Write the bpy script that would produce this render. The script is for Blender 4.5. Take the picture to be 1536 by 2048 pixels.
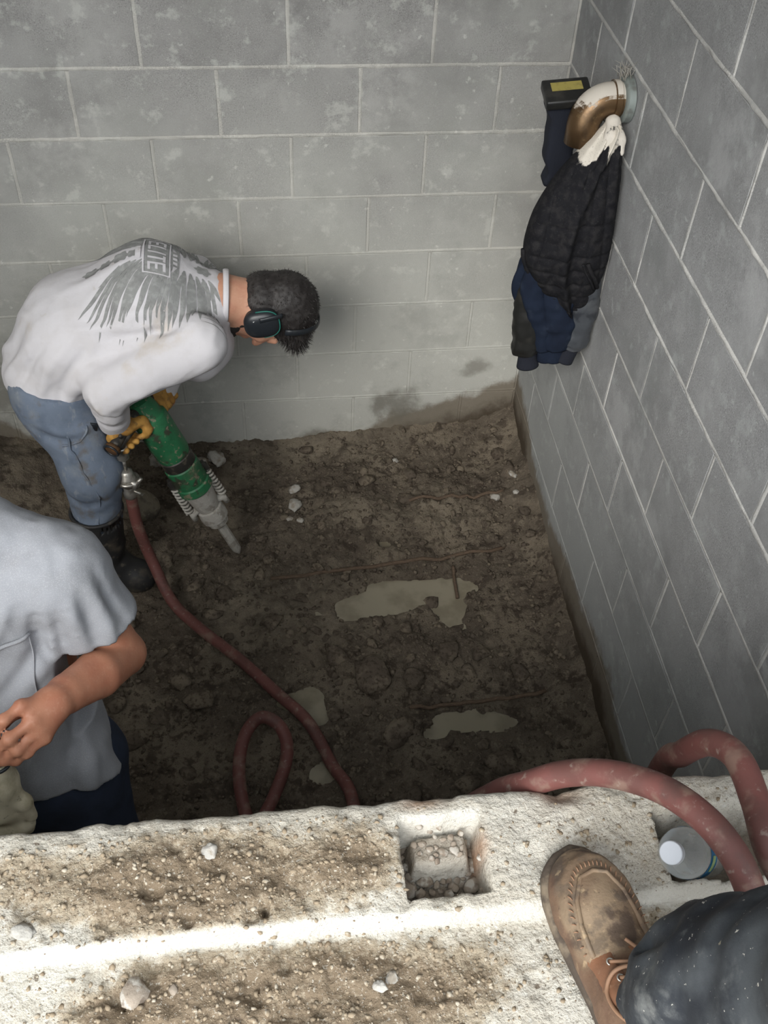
import bpy, bmesh, math, random
import numpy as np
from mathutils import Vector, Matrix
from mathutils.bvhtree import BVHTree
random.seed(7); rng = np.random.default_rng(7)
S = bpy.context.scene; COL = S.collection
for o in list(bpy.data.objects): bpy.data.objects.remove(o)

# ------------------------------------------------------------------ camera
# world: x = 0 is the right wall, y = 0 the back wall, z = 0 the top of the front ledge, room at x < 0, y < 0
CAM = Vector((-0.9265, -2.8838, 1.2474)); F_PX = 2047.1
YAW, PITCH, ROLL = -0.1567, 0.7551, 0.0571
cd = bpy.data.cameras.new('camera'); cam = bpy.data.objects.new('camera', cd); COL.objects.link(cam)
cd.sensor_fit = 'VERTICAL'; cd.sensor_height = 36.0; cd.lens = 36.0 * F_PX / 2048.0; cd.clip_start = .02
cam.matrix_world = Matrix.Translation(CAM) @ (Matrix.Rotation(YAW, 4, 'Z') @ Matrix.Rotation(PITCH, 4, 'X') @ Matrix.Rotation(ROLL, 4, 'Z'))
S.camera = cam
# ------------------------------------------------------------------ sky, veiled sun, exposure
w = bpy.data.worlds.new('overcast_sky'); S.world = w; w.use_nodes = True
bg = w.node_tree.nodes['Background']; bg.inputs[0].default_value = (0.90, 0.955, 1.0, 1); bg.inputs[1].default_value = 2.3
sd = bpy.data.lights.new('veiled_sun', 'SUN'); sun = bpy.data.objects.new('veiled_sun', sd); COL.objects.link(sun)
sd.energy = 2.2; sd.angle = math.radians(30); sd.color = (1.0, 0.965, 0.91)
SUN_EL, SUN_AZ = math.radians(37), math.radians(-28)      # azimuth measured from -y towards -x
sv = Vector((math.cos(SUN_EL) * math.sin(SUN_AZ), -math.cos(SUN_EL) * math.cos(SUN_AZ), math.sin(SUN_EL)))
sun.rotation_euler = sv.to_track_quat('Z', 'Y').to_euler(); sun.location = (-2, -5, 6)
S.view_settings.view_transform = 'Standard'; S.view_settings.look = 'None'
S.view_settings.exposure = 0.5; S.view_settings.gamma = 1.0; S.view_settings.use_curve_mapping = False

# ------------------------------------------------------------------ numpy helpers
def _h(ix, iy, iz):
    n = (ix.astype(np.int64) * 374761393 + iy.astype(np.int64) * 668265263 + iz.astype(np.int64) * 2147483647 + 1013) & 0xffffffff
    n = ((n ^ (n >> 13)) * 1274126177) & 0xffffffff
    return ((n ^ (n >> 16)) & 0xffff).astype(np.float32) / 65535.0
def vnoise(P):                                              # value noise, -1..1
    P = np.asarray(P, np.float32); i = np.floor(P).astype(np.int64); f = P - i; f = f * f * f * (f * (f * 6 - 15) + 10)
    r = 0
    for dx in (0, 1):
        wx = f[..., 0] if dx else 1 - f[..., 0]
        for dy in (0, 1):
            wy = f[..., 1] if dy else 1 - f[..., 1]
            for dz in (0, 1):
                wz = f[..., 2] if dz else 1 - f[..., 2]
                r = r + wx * wy * wz * _h(i[..., 0] + dx, i[..., 1] + dy, i[..., 2] + dz)
    return r * 2 - 1
def fbm(P, oct=4, gain=.5):
    P = np.asarray(P, np.float32); a = 1; s = 0; t = 0
    for k in range(oct):
        s = s + a * vnoise(P * (2.03 ** k) + 17.3 * k); t += a; a *= gain
    return s / t
def n2(X, Y, f, oct=4, seed=0, gain=.5):
    return fbm(np.stack([X * f + seed * 3.7, Y * f - seed * 1.9, np.full_like(X, seed * 5.13 + .5)], -1), oct, gain)
def sst(a, b, x):
    t = np.clip((x - a) / (b - a), 0, 1); return t * t * (3 - 2 * t)
def V(*a): return np.array(a, float)
def unit(v): v = np.asarray(v, float); return v / np.linalg.norm(v)

def catmull(pts, n=12):
    p = [np.array(q, float) for q in pts]; p = [2 * p[0] - p[1]] + p + [2 * p[-1] - p[-2]]; out = []
    for i in range(1, len(p) - 2):
        for k in range(n):
            t = k / n; a, b, c, d = p[i - 1], p[i], p[i + 1], p[i + 2]
            out.append(.5 * ((2 * b) + (-a + c) * t + (2 * a - 5 * b + 4 * c - d) * t * t + (-a + 3 * b - 3 * c + d) * t ** 3))
    out.append(p[-2]); return np.array(out)

class MB:                                                   # collects geometry for ONE mesh
    def __init__(s): s.v = []; s.f = []
    def add(s, v, f):
        b = len(s.v); s.v += [tuple(map(float, q)) for q in v]; s.f += [tuple(int(i) + b for i in q) for q in f]; return s
    def tube(s, pts, r, n=12, cap=True, flat=None):
        pts = np.array(pts, float); m = len(pts); r = np.full(m, r) if np.isscalar(r) else np.interp(np.linspace(0, 1, m), np.linspace(0, 1, len(r)), r)
        T = np.gradient(pts, axis=0); T /= np.linalg.norm(T, axis=1)[:, None] + 1e-12
        u = np.cross(T[0], (0, 0, 1)); u = u if np.linalg.norm(u) > .1 else np.cross(T[0], (1, 0, 0)); u = unit(u); vs = []
        if flat is not None: u = unit(flat[0] - T[0] * np.dot(T[0], flat[0]))
        for i in range(m):
            u = unit(u - T[i] * np.dot(u, T[i])); w_ = np.cross(T[i], u)
            for k in range(n):
                a = 2 * math.pi * k / n; vs.append(pts[i] + r[i] * (math.cos(a) * u * (flat[1] if flat else 1) + math.sin(a) * w_ * (flat[2] if flat else 1)))
        fs = [(i * n + k, i * n + (k + 1) % n, (i + 1) * n + (k + 1) % n, (i + 1) * n + k) for i in range(m - 1) for k in range(n)]
        if cap: fs += [tuple(range(n))[::-1], tuple((m - 1) * n + k for k in range(n))]
        return s.add(vs, fs)
    def lathe(s, prof, a, d, n=24, cap=True):               # prof: (t, r) along the axis from a in direction d
        a = np.array(a, float); d = unit(d); u = np.cross(d, (0, 0, 1)); u = u if np.linalg.norm(u) > .1 else np.cross(d, (1, 0, 0)); u = unit(u); w_ = np.cross(d, u)
        vs = [a + d * t + r * (math.cos(2 * math.pi * k / n) * u + math.sin(2 * math.pi * k / n) * w_) for t, r in prof for k in range(n)]
        m = len(prof); fs = [(i * n + k, i * n + (k + 1) % n, (i + 1) * n + (k + 1) % n, (i + 1) * n + k) for i in range(m - 1) for k in range(n)]
        if cap: fs += [tuple(range(n))[::-1], tuple((m - 1) * n + k for k in range(n))]
        return s.add(vs, fs)
    def box(s, c, sx, sy, sz, M=None, bev=0):
        bm = bmesh.new(); bmesh.ops.create_cube(bm, size=1.0)
        for q in bm.verts: q.co = Vector((q.co.x * sx, q.co.y * sy, q.co.z * sz))
        if bev: bmesh.ops.bevel(bm, geom=bm.edges[:], offset=bev, segments=2, affect='EDGES', profile=.6)
        bm.verts.index_update(); vs = [np.array(q.co) for q in bm.verts]; fs = [[q.index for q in f.verts] for f in bm.faces]; bm.free()
        if M is not None: vs = [M @ q for q in vs]
        return s.add([np.array(c) + q for q in vs], fs)
    def grid(s, A, closed_u=False):                         # A: (m, n, 3)
        m, n = A.shape[:2]; fs = [(i * n + j, i * n + (j + 1) % n, (i + 1) * n + (j + 1) % n, (i + 1) * n + j) for i in range(m - 1) for j in range(n if closed_u else n - 1)]
        return s.add(A.reshape(-1, 3), fs)
    def build(s, name, mat, parent=None, smooth=True): return mesh_obj(name, s.v, s.f, mat, parent, smooth)

def fast_mesh(name, v, f4):
    me = bpy.data.meshes.new(name); v = np.asarray(v, np.float32); f4 = np.asarray(f4, np.int32); k = f4.shape[1]
    me.vertices.add(len(v)); me.vertices.foreach_set('co', v.ravel()); me.loops.add(f4.size); me.loops.foreach_set('vertex_index', f4.ravel())
    me.polygons.add(len(f4)); me.polygons.foreach_set('loop_start', np.arange(0, f4.size, k, dtype=np.int32))
    me.polygons.foreach_set('loop_total', np.full(len(f4), k, np.int32)); me.update(calc_edges=True); return me
def link(name, me, mat, parent=None, smooth=True):
    if mat is not None: me.materials.append(mat)
    if smooth: me.polygons.foreach_set('use_smooth', np.ones(len(me.polygons), bool))
    o = bpy.data.objects.new(name, me); COL.objects.link(o); o.parent = parent; return o
def mesh_obj(name, v, f, mat, parent=None, smooth=True):
    if isinstance(f, np.ndarray): me = fast_mesh(name, v, f)
    else: me = bpy.data.meshes.new(name); me.from_pydata([tuple(q) for q in v], [], f)
    return link(name, me, mat, parent, smooth)
def fix_normals(o):
    bm = bmesh.new(); bm.from_mesh(o.data); bmesh.ops.recalc_face_normals(bm, faces=bm.faces[:]); bm.to_mesh(o.data); bm.free(); return o
def sharp(o, ang=40):
    me = o.data
    try: me.set_sharp_from_angle(angle=math.radians(ang))
    except Exception: pass
    return o
def attr(o, name, vals):
    a = o.data.attributes.new(name, 'FLOAT', 'POINT'); a.data.foreach_set('value', np.asarray(vals, np.float32)); return o
def tag(o, label=None, cat=None, group=None, kind=None):
    if label: o['label'] = label
    if cat: o['category'] = cat
    if group: o['group'] = group
    if kind: o['kind'] = kind
    return o
def empty(name, loc): o = bpy.data.objects.new(name, None); COL.objects.link(o); o.location = loc; o.empty_display_size = .05; return o
def adopt(o, root):                                         # parent while keeping world-space geometry
    o.parent = root; o.matrix_parent_inverse = Matrix.Translation(root.location).inverted(); return o

# ------------------------------------------------------------------ signed distance fields -> one continuous surface
class SDF:
    def __init__(s, lo, hi, h):
        s.lo = np.array(lo, float); s.h = h; s.n = np.ceil((np.array(hi) - s.lo) / h).astype(int) + 1
        s.ax = [(s.lo[i] + h * np.arange(s.n[i])).astype(np.float32) for i in range(3)]
        s.F = np.full(s.n, .2, np.float32)
    def _box(s, lo, hi):
        a = np.clip(np.floor((np.array(lo) - s.lo) / s.h).astype(int), 0, s.n); b = np.clip(np.ceil((np.array(hi) - s.lo) / s.h).astype(int) + 1, 0, s.n)
        sl = tuple(slice(a[i], b[i]) for i in range(3))
        P = np.stack(np.meshgrid(*[s.ax[i][sl[i]] for i in range(3)], indexing='ij'), -1) if (b > a).all() else None
        return sl, P
    def _op(s, sl, d, k, op):
        A = s.F[sl]
        if op == 'add':
            hh = np.maximum(k - np.abs(A - d), 0) / k; s.F[sl] = np.minimum(A, d) - hh * hh * k * .25
        elif op == 'sub':
            hh = np.maximum(k - np.abs(A + d), 0) / k; s.F[sl] = np.maximum(A, -d) + hh * hh * k * .25
        elif op == 'and':
            s.F[sl] = np.maximum(A, d)
    def cone(s, a, b, ra, rb, k=.03, sq=None, op='add'):    # rounded cone; sq=(dir, factor) stretches the section along dir
        a = np.array(a, float); b = np.array(b, float); m = max(ra, rb) * (max(1, sq[1]) if sq else 1) + k + .03
        sl, P = s._box(np.minimum(a, b) - m, np.maximum(a, b) + m)
        if P is None: return s
        Q = P - a.astype(np.float32); ab = b - a
        t = np.clip((Q @ ab.astype(np.float32)) / max(ab @ ab, 1e-9), 0, 1)[..., None]; D = Q - t * ab.astype(np.float32)
        if sq:
            u = unit(sq[0]).astype(np.float32); D = D + ((1 / sq[1] - 1) * (D @ u))[..., None] * u
        d = np.linalg.norm(D, axis=-1) - (ra + (rb - ra) * t[..., 0])
        s._op(sl, d, k, op); return s
    def chain(s, pts, rs, k=.03, sq=None):
        for i in range(len(pts) - 1): s.cone(pts[i], pts[i + 1], rs[i], rs[i + 1], k, sq)
        return s
    def ell(s, c, R, r, k=.02, op='add'):                   # R rows: axes, r radii
        c = np.array(c, float); m = max(r) + k + .02; sl, P = s._box(c - m, c + m)
        if P is None: return s
        L = (P - c.astype(np.float32)) @ np.array(R, np.float32).T; r = np.array(r, np.float32)
        k0 = np.linalg.norm(L / r, axis=-1); k1 = np.linalg.norm(L / (r * r), axis=-1) + 1e-9; d = k0 * (k0 - 1) / k1
        s._op(sl, d, k, op); return s
    def plane(s, p, nrm, lo=None, hi=None):                 # cut away what lies on the normal's side
        sl, P = s._box(s.lo if lo is None else lo, s.lo + s.h * s.n if hi is None else hi)
        if P is not None: s._op(sl, (P - np.array(p, np.float32)) @ unit(nrm).astype(np.float32), .01, 'and')
        return s
    def ridge(s, pts, w_, amp, n=6):                        # amp > 0 raises a fold, < 0 presses a crease along a curve
        c = np.array([s.snap(q) for q in catmull([s.snap(q) for q in pts], n)]); m = w_ * 2.6; sl, P = s._box(c.min(0) - m, c.max(0) + m)
        if P is None: return s
        d2 = np.full(P.shape[:3], 9., np.float32); tt = np.zeros(P.shape[:3], np.float32); N = len(c) - 1
        for i in range(N):
            a = c[i].astype(np.float32); ab = (c[i + 1] - c[i]).astype(np.float32); Q = P - a; t = np.clip((Q @ ab) / max(float(ab @ ab), 1e-9), 0, 1)
            e = ((Q - t[..., None] * ab) ** 2).sum(-1); q = e < d2; d2 = np.where(q, e, d2); tt = np.where(q, (i + t) / N, tt)
        s.F[sl] -= amp * np.exp(-d2 / (w_ * w_)) * np.sin(np.pi * np.clip(tt, .04, .96)) ** .5; return s
    def snap(s, p):                                         # walk a point onto the current surface
        p = np.array(p, float)
        def f(q):
            i = np.clip(np.round((q - s.lo) / s.h).astype(int), 1, s.n - 2); return s.F[tuple(i)], np.array([s.F[tuple(i + e)] - s.F[tuple(i - e)] for e in np.eye(3, dtype=int)])
        q = p.copy()
        for _ in range(10):
            v, g = f(q); l = np.linalg.norm(g)
            if l < 1e-6 or v >= .19: break
            q = q - np.clip(v, -.02, .02) * g / l * .8
        return q if np.linalg.norm(q - p) < .09 else p
    def warp(s, fn, band=.03):
        idx = np.nonzero(np.abs(s.F) < band); P = np.stack([s.ax[i][idx[i]] for i in range(3)], -1); s.F[idx] += fn(P).astype(np.float32); return s
    def mesh(s, smooth=1):
        F = s.F.copy()
        for i in range(3):
            sl = [slice(None)] * 3; sl[i] = 0; F[tuple(sl)] = np.maximum(F[tuple(sl)], .01); sl[i] = -1; F[tuple(sl)] = np.maximum(F[tuple(sl)], .01)
        nx, ny, nz = F.shape; I = F < 0
        acc = np.zeros((nx - 1, ny - 1, nz - 1, 3), np.float32); cnt = np.zeros((nx - 1, ny - 1, nz - 1), np.float32)
        faces_src = []
        for ax in range(3):
            o1, o2 = [q for q in range(3) if q != ax]
            def cut(arr, lo_hi): sl = [slice(None)] * 3; sl[ax] = lo_hi; return arr[tuple(sl)]
            A, B = cut(F, slice(0, -1)), cut(F, slice(1, None)); ch = cut(I, slice(0, -1)) != cut(I, slice(1, None))
            t = np.where(ch, A / np.where(np.abs(A - B) < 1e-12, 1, A - B), 0)
            for e1 in (0, 1):
                for e2 in (0, 1):
                    sl = [slice(None)] * 3; sl[o1] = slice(e1, e1 + F.shape[o1] - 1); sl[o2] = slice(e2, e2 + F.shape[o2] - 1); sl = tuple(sl)
                    c = ch[sl]; acc[..., ax] += np.where(c, t[sl], 0); acc[..., o1] += np.where(c, e1, 0); acc[..., o2] += np.where(c, e2, 0); cnt += c
            faces_src.append((ax, o1, o2, ch, cut(I, slice(0, -1))))
        ok = cnt > 0; ids = np.full(ok.shape, -1, np.int64); ids[ok] = np.arange(ok.sum()); base = np.stack(np.nonzero(ok), -1)
        vs = s.lo + s.h * (base + acc[ok] / cnt[ok][:, None]); quads = []
        for ax, o1, o2, ch, ins in faces_src:
            idx = np.stack(np.nonzero(ch), -1); g = (idx[:, o1] > 0) & (idx[:, o2] > 0) & (idx[:, o1] < F.shape[o1] - 1) & (idx[:, o2] < F.shape[o2] - 1); idx = idx[g]
            def cell(d1, d2): q = idx.copy(); q[:, o1] += d1; q[:, o2] += d2; return ids[q[:, 0], q[:, 1], q[:, 2]]
            Q = np.stack([cell(-1, -1), cell(0, -1), cell(0, 0), cell(-1, 0)], -1); inn = ins[idx[:, 0], idx[:, 1], idx[:, 2]]
            flip = inn if ax != 1 else ~inn
            Q = np.where(flip[:, None], Q, Q[:, ::-1]); quads.append(Q)
        Q = np.concatenate(quads)
        for _ in range(smooth):
            a = np.zeros_like(vs); c = np.zeros(len(vs))
            for i in range(4):
                for j in ((i + 1) % 4, (i + 3) % 4): np.add.at(a, Q[:, i], vs[Q[:, j]]); np.add.at(c, Q[:, i], 1)
            vs = vs * .5 + .5 * a / np.maximum(c, 1)[:, None]
        return vs, Q.astype(np.int32)
    def build(s, name, mat, parent=None, smooth=1):
        v, q = s.mesh(smooth); return mesh_obj(name, v, q, mat, parent)

# ------------------------------------------------------------------ materials
def lin(c): return tuple(((x / 255 + .055) / 1.055) ** 2.4 if x / 255 > .04045 else x / 255 / 12.92 for x in c) + (1,)
class Mat:
    def __init__(s, name, base, rough=.8, metal=0, coords='pos', spec=.3):
        s.m = bpy.data.materials.new(name); s.m.use_nodes = True; s.t = s.m.node_tree; s.N = s.t.nodes; s.L = s.t.links
        s.b = s.N['Principled BSDF']; s.b.inputs['Roughness'].default_value = rough; s.b.inputs['Metallic'].default_value = metal; s.b.inputs['Specular IOR Level'].default_value = spec
        g = s.N.new('ShaderNodeNewGeometry') if coords == 'pos' else s.N.new('ShaderNodeTexCoord'); s.co = g.outputs['Position' if coords == 'pos' else 'Object']
        r = s.N.new('ShaderNodeRGB'); r.outputs[0].default_value = base if len(base) == 4 else tuple(base) + (1,); s.c = r.outputs[0]; s.h = None
        s.rg = None
    def noise(s, scale, detail=5, rough=.55, stretch=None, dist=0, seed=0):
        co = s.co
        mp = s.N.new('ShaderNodeMapping'); s.L.new(co, mp.inputs[0]); mp.inputs['Scale'].default_value = stretch or (1, 1, 1); mp.inputs['Location'].default_value = (seed * 1.7, seed * .9, seed * 2.3)
        n = s.N.new('ShaderNodeTexNoise'); s.L.new(mp.outputs[0], n.inputs['Vector']); n.inputs['Scale'].default_value = scale; n.inputs['Detail'].default_value = detail; n.inputs['Roughness'].default_value = rough; n.inputs['Distortion'].default_value = dist
        return n.outputs[0]
    def ramp(s, x, lo, hi):
        r = s.N.new('ShaderNodeMapRange'); r.interpolation_type = 'SMOOTHSTEP'; s.L.new(x, r.inputs[0]); r.inputs[1].default_value = lo; r.inputs[2].default_value = hi; return r.outputs[0]
    def math(s, op, a, b=None):
        m = s.N.new('ShaderNodeMath'); m.operation = op
        for i, q in enumerate((a, b)):
            if q is None: continue
            if isinstance(q, (int, float)): m.inputs[i].default_value = q
            else: s.L.new(q, m.inputs[i])
        return m.outputs[0]
    def mix(s, fac, col, strength=1.0, mode='MIX'):
        m = s.N.new('ShaderNodeMix'); m.data_type = 'RGBA'; m.blend_type = mode
        if isinstance(fac, (int, float)): m.inputs[0].default_value = fac * strength
        else: s.L.new(s.math('MULTIPLY', fac, strength), m.inputs[0])
        s.L.new(s.c, m.inputs[6])
        if isinstance(col, tuple): m.inputs[7].default_value = col if len(col) == 4 else col + (1,)
        else: s.L.new(col, m.inputs[7])
        s.c = m.outputs[2]; return s
    def layer(s, scale, col, lo=.45, hi=.6, strength=1, detail=5, stretch=None, seed=0, rough=.55):
        return s.mix(s.ramp(s.noise(scale, detail, rough, stretch, seed=seed), lo, hi), col, strength)
    def att(s, name):
        a = s.N.new('ShaderNodeAttribute'); a.attribute_name = name; return a.outputs['Fac']
    def xyz(s):
        x = s.N.new('ShaderNodeSeparateXYZ'); s.L.new(s.co, x.inputs[0]); return x.outputs
    def bump(s, scale, strength=.3, dist=.004, detail=6, stretch=None, seed=3, rough=.6):
        b = s.N.new('ShaderNodeBump'); b.inputs['Strength'].default_value = strength; b.inputs['Distance'].default_value = dist
        s.L.new(s.noise(scale, detail, rough, stretch, seed=seed) if not hasattr(scale, 'links') else scale, b.inputs['Height'])
        if s.h: s.L.new(s.h, b.inputs['Normal'])
        s.h = b.outputs[0]; return s
    def rough(s, x): s.rg = x; return s
    def done(s):
        s.L.new(s.c, s.b.inputs['Base Color'])
        if s.h: s.L.new(s.h, s.b.inputs['Normal'])
        if s.rg is not None: s.L.new(s.rg, s.b.inputs['Roughness'])
        return s.m

def wall_mat(name, base, coat, axis, mudpts, coat_lo, coat_hi, spots=None):
    m = Mat(name, base, .92, spec=.15)
    m.layer(260, tuple(c * .62 for c in base[:3]), .52, .62, .75, 3).layer(330, tuple(min(1, c * 1.75) for c in base[:3]), .62, .69, .8, 2, seed=4)
    m.layer(2.3, tuple(c * .74 for c in base[:3]), .44, .62, .85, 7, seed=31, rough=.65).layer(4.5, tuple(min(1, c * 1.35) for c in base[:3]), .50, .66, .7, 7, seed=33, rough=.68)
    m.layer(7, tuple(c * 1.12 for c in base[:3]), .4, .7, .6, seed=2)
    x, y, z = m.xyz(); zc = m.math('ADD', z, m.math('MULTIPLY', m.math('SUBTRACT', m.noise(3.2, 6, .6, seed=9), .5), 1.15))
    m.mix(m.ramp(zc, coat_hi, coat_lo), coat, .92)
    m.layer(5, tuple(c * .70 for c in coat[:3]), .50, .68, .6, 8, seed=11, rough=.68).layer(16, tuple(min(1, c * 1.22) for c in coat[:3]), .55, .68, .5, 7, seed=12, rough=.65)
    m.layer(420, tuple(min(1, c * 1.5) for c in coat[:3]), .66, .72, .5, 2, seed=14)
    m.layer(38, tuple(min(1, c * 1.55) for c in coat[:3]), .66, .74, .4, 4, seed=21)
    # mud splash line: height given along the wall
    r = m.N.new('ShaderNodeFloatCurve'); cv = r.mapping.curves[0]; W0, W1 = mudpts[0][0], mudpts[-1][0]
    def nz(zv): return (zv + 1.7) / 1.0
    for i, (px, pz) in enumerate(mudpts):
        u = (px - W0) / (W1 - W0)
        if i < 1: cv.points[0].location = (u, nz(pz))
        elif i == len(mudpts) - 1: cv.points[-1].location = (u, nz(pz))
        else: cv.points.new(u, nz(pz))
    r.mapping.update()
    src = {'x': x, 'y': y}[axis]; m.L.new(m.math('DIVIDE', m.math('SUBTRACT', src, W0), W1 - W0), r.inputs['Value'])
    line = m.math('SUBTRACT', r.outputs[0], 1.7)
    zz = m.math('ADD', m.math('SUBTRACT', z, line), m.math('MULTIPLY', m.math('SUBTRACT', m.noise(9, 8, .65, seed=5), .5), .16))
    m.mix(m.ramp(zz, .045, -.005), (.150, .118, .080), .80); m.mix(m.ramp(zz, -.03, -.12), (.062, .046, .031), .9)
    for (px, pz, rx_, rz_, st_) in (spots or ()):
        d = m.math('SQRT', m.math('ADD', m.math('POWER', m.math('DIVIDE', m.math('SUBTRACT', src, px), rx_), 2), m.math('POWER', m.math('DIVIDE', m.math('SUBTRACT', z, pz), rz_), 2)))
        m.mix(m.ramp(m.math('ADD', d, m.math('MULTIPLY', m.math('SUBTRACT', m.noise(14, 6, .65, seed=17), .5), 2.0)), 1.1, .2), (.155, .145, .120), st_)
    m.bump(300, .35, .002, 3).bump(40, .25, .004, 5)
    return m.done()

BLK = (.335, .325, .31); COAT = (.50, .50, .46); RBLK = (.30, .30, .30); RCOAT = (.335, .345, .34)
MUDB = [(-2.9, -1.2), (-1.9, -1.27), (-1.75, -1.38), (-1.3, -1.44), (-.93, -1.46), (-.70, -1.42), (-.56, -1.40), (-.50, -1.34), (-.33, -1.31), (-.15, -1.24), (.02, -1.18)]
MUDR = [(-2.5, -1.15), (-1.8, -1.2), (-1.48, -1.25), (-1.25, -1.21), (-.9, -1.25), (-.66, -1.28), (-.35, -1.28), (-.19, -1.2), (.02, -1.17)]
SPB = [(-.45, -1.27, .13, .10, .75), (-.17, -1.10, .07, .05, .6), (-1.75, -1.1, .3, .2, .6), (-.75, -1.40, .12, .04, .5)]
M_blk_b = wall_mat('grey_block_back', BLK, COAT, 'x', MUDB, -1.05, .30, SPB)
M_mor_b = wall_mat('mortar_back', (.50, .48, .44), COAT, 'x', MUDB, -1.05, .10, SPB)
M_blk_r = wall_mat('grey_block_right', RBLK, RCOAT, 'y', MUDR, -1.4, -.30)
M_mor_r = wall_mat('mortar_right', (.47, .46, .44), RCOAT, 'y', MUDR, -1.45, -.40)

DIRT1, DIRT2, DIRT3 = (.110, .088, .066), (.200, .165, .122), (.33, .285, .215)
m = Mat('wet_dirt', DIRT1, .85, spec=.3); m.layer(5, DIRT2, .45, .62, .9).layer(22, (.045, .032, .023), .52, .62, .8, seed=2).layer(60, DIRT2, .55, .66, .7, seed=3).layer(190, (.25, .21, .16), .66, .72, .6, 3, seed=6).layer(300, (.045, .034, .026), .56, .64, .6, 3, seed=9)
m.mix(m.att('dust'), DIRT3, .8); m.bump(70, 1.0, .012, 8).bump(260, .5, .003, 4); M_dirt = m.done()
m = Mat('dirt_clod', (.103, .083, .064), .9, spec=.2); m.layer(16, DIRT2, .45, .62, .8).layer(90, (.05, .037, .027), .5, .62, .7, seed=2); m.bump(120, .7, .005, 6); M_clod = m.done()
m = Mat('pale_rubble', (.40, .38, .345), .95); m.layer(40, (.26, .22, .17), .5, .62, .8).bump(120, .6, .004); M_rub = m.done()
m = Mat('muddy_water', (.27, .24, .175), .10, spec=.5); m.layer(9, (.17, .145, .10), .4, .65, .8); M_water = m.done()
m = Mat('weathered_lath', (.13, .09, .062), .85); m.layer(60, (.07, .05, .035), .45, .6, .8, stretch=(1, 8, 8)).bump(80, .4, .003, stretch=(1, 8, 8)); M_lath = m.done()
m = Mat('pale_ledge_concrete', (.575, .53, .45), .93, spec=.2)
m.layer(9, (.62, .59, .525), .4, .65, .8).layer(140, (.72, .70, .64), .56, .66, .6, 4, seed=5)
dn = m.ramp(m.math('ADD', m.att('dirt'), m.math('MULTIPLY', m.math('SUBTRACT', m.noise(55, 7, .7, seed=3), .5), 1.5)), .30, .80)
m.mix(dn, (.375, .305, .215), .90)
dn2 = m.ramp(m.math('ADD', m.att('dirt'), m.math('MULTIPLY', m.math('SUBTRACT', m.noise(120, 6, .7, seed=8), .5), 2.0)), .75, 1.15)
m.mix(dn2, (.20, .148, .098), .85)
m.layer(300, (.20, .15, .10), .56, .64, .38, 3, seed=51).layer(230, (.66, .62, .54), .60, .67, .55, 3, seed=52).layer(75, (.16, .12, .085), .64, .70, .85, 6, seed=12).layer(210, (.12, .09, .06), .67, .71, .8, 3, seed=13)
m.mix(m.att('rubble'), (.17, .13, .095), .85).mix(m.att('pale_face'), (.70, .67, .60), .85).mix(m.att('brickdust'), (.40, .20, .10), .6)
m.bump(110, .95, .008, 8).bump(420, .4, .002, 3, seed=8); M_ledge = m.done()

# ------------------------------------------------------------------ the two block walls
BW, BH, J = .4064, .2032, .010
FLOOR = -1.45; ROOF_Z, ROOF_Y = 2.0, -2.75  # roof height and edge set for shade; walls run up to it
def block_mesh(name, L):
    bm = bmesh.new(); bmesh.ops.create_cube(bm, size=1.0)
    for q in bm.verts: q.co = Vector((q.co.x * (L - J), q.co.y * .06, q.co.z * (BH - J)))
    bmesh.ops.bevel(bm, geom=[e for e in bm.edges if all(v.co.y < 0 for v in e.verts)], offset=.0014, segments=1, affect='EDGES')
    me = bpy.data.meshes.new(name); bm.to_mesh(me); bm.free(); return me
def strip(name, p0, p1, nrm, up, mat, parent, seed, wd=.0125, proud=.0015, amp=.0022):
    n = max(3, int(np.linalg.norm(p1 - p0) / .009)); t = np.linspace(0, 1, n); A = np.zeros((n, 5, 3)); al = np.linspace(-1, 1, 5)
    for j in range(5):
        C = p0 + np.outer(t, p1 - p0); nn = fbm(np.stack([t * np.linalg.norm(p1 - p0) * 28 + seed * 7.1, np.full(n, al[j] * 1.3 + seed), np.full(n, seed * .37)], -1), 4)
        edge = 1 - abs(al[j]) ** 3
        wob = (.55 + .8 * np.abs(fbm(np.stack([t * np.linalg.norm(p1 - p0) * 14 + seed, np.full(n, 2.2), np.full(n, seed + (3. if al[j] > 0 else 0))], -1), 3)))
        A[:, j] = C + np.outer(wob, up * al[j] * wd * .62) + np.outer(np.where(edge > .1, proud + amp * nn, -.0028), nrm)
    b = MB(); b.grid(A); o = b.build(name, mat, parent); return o
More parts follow.
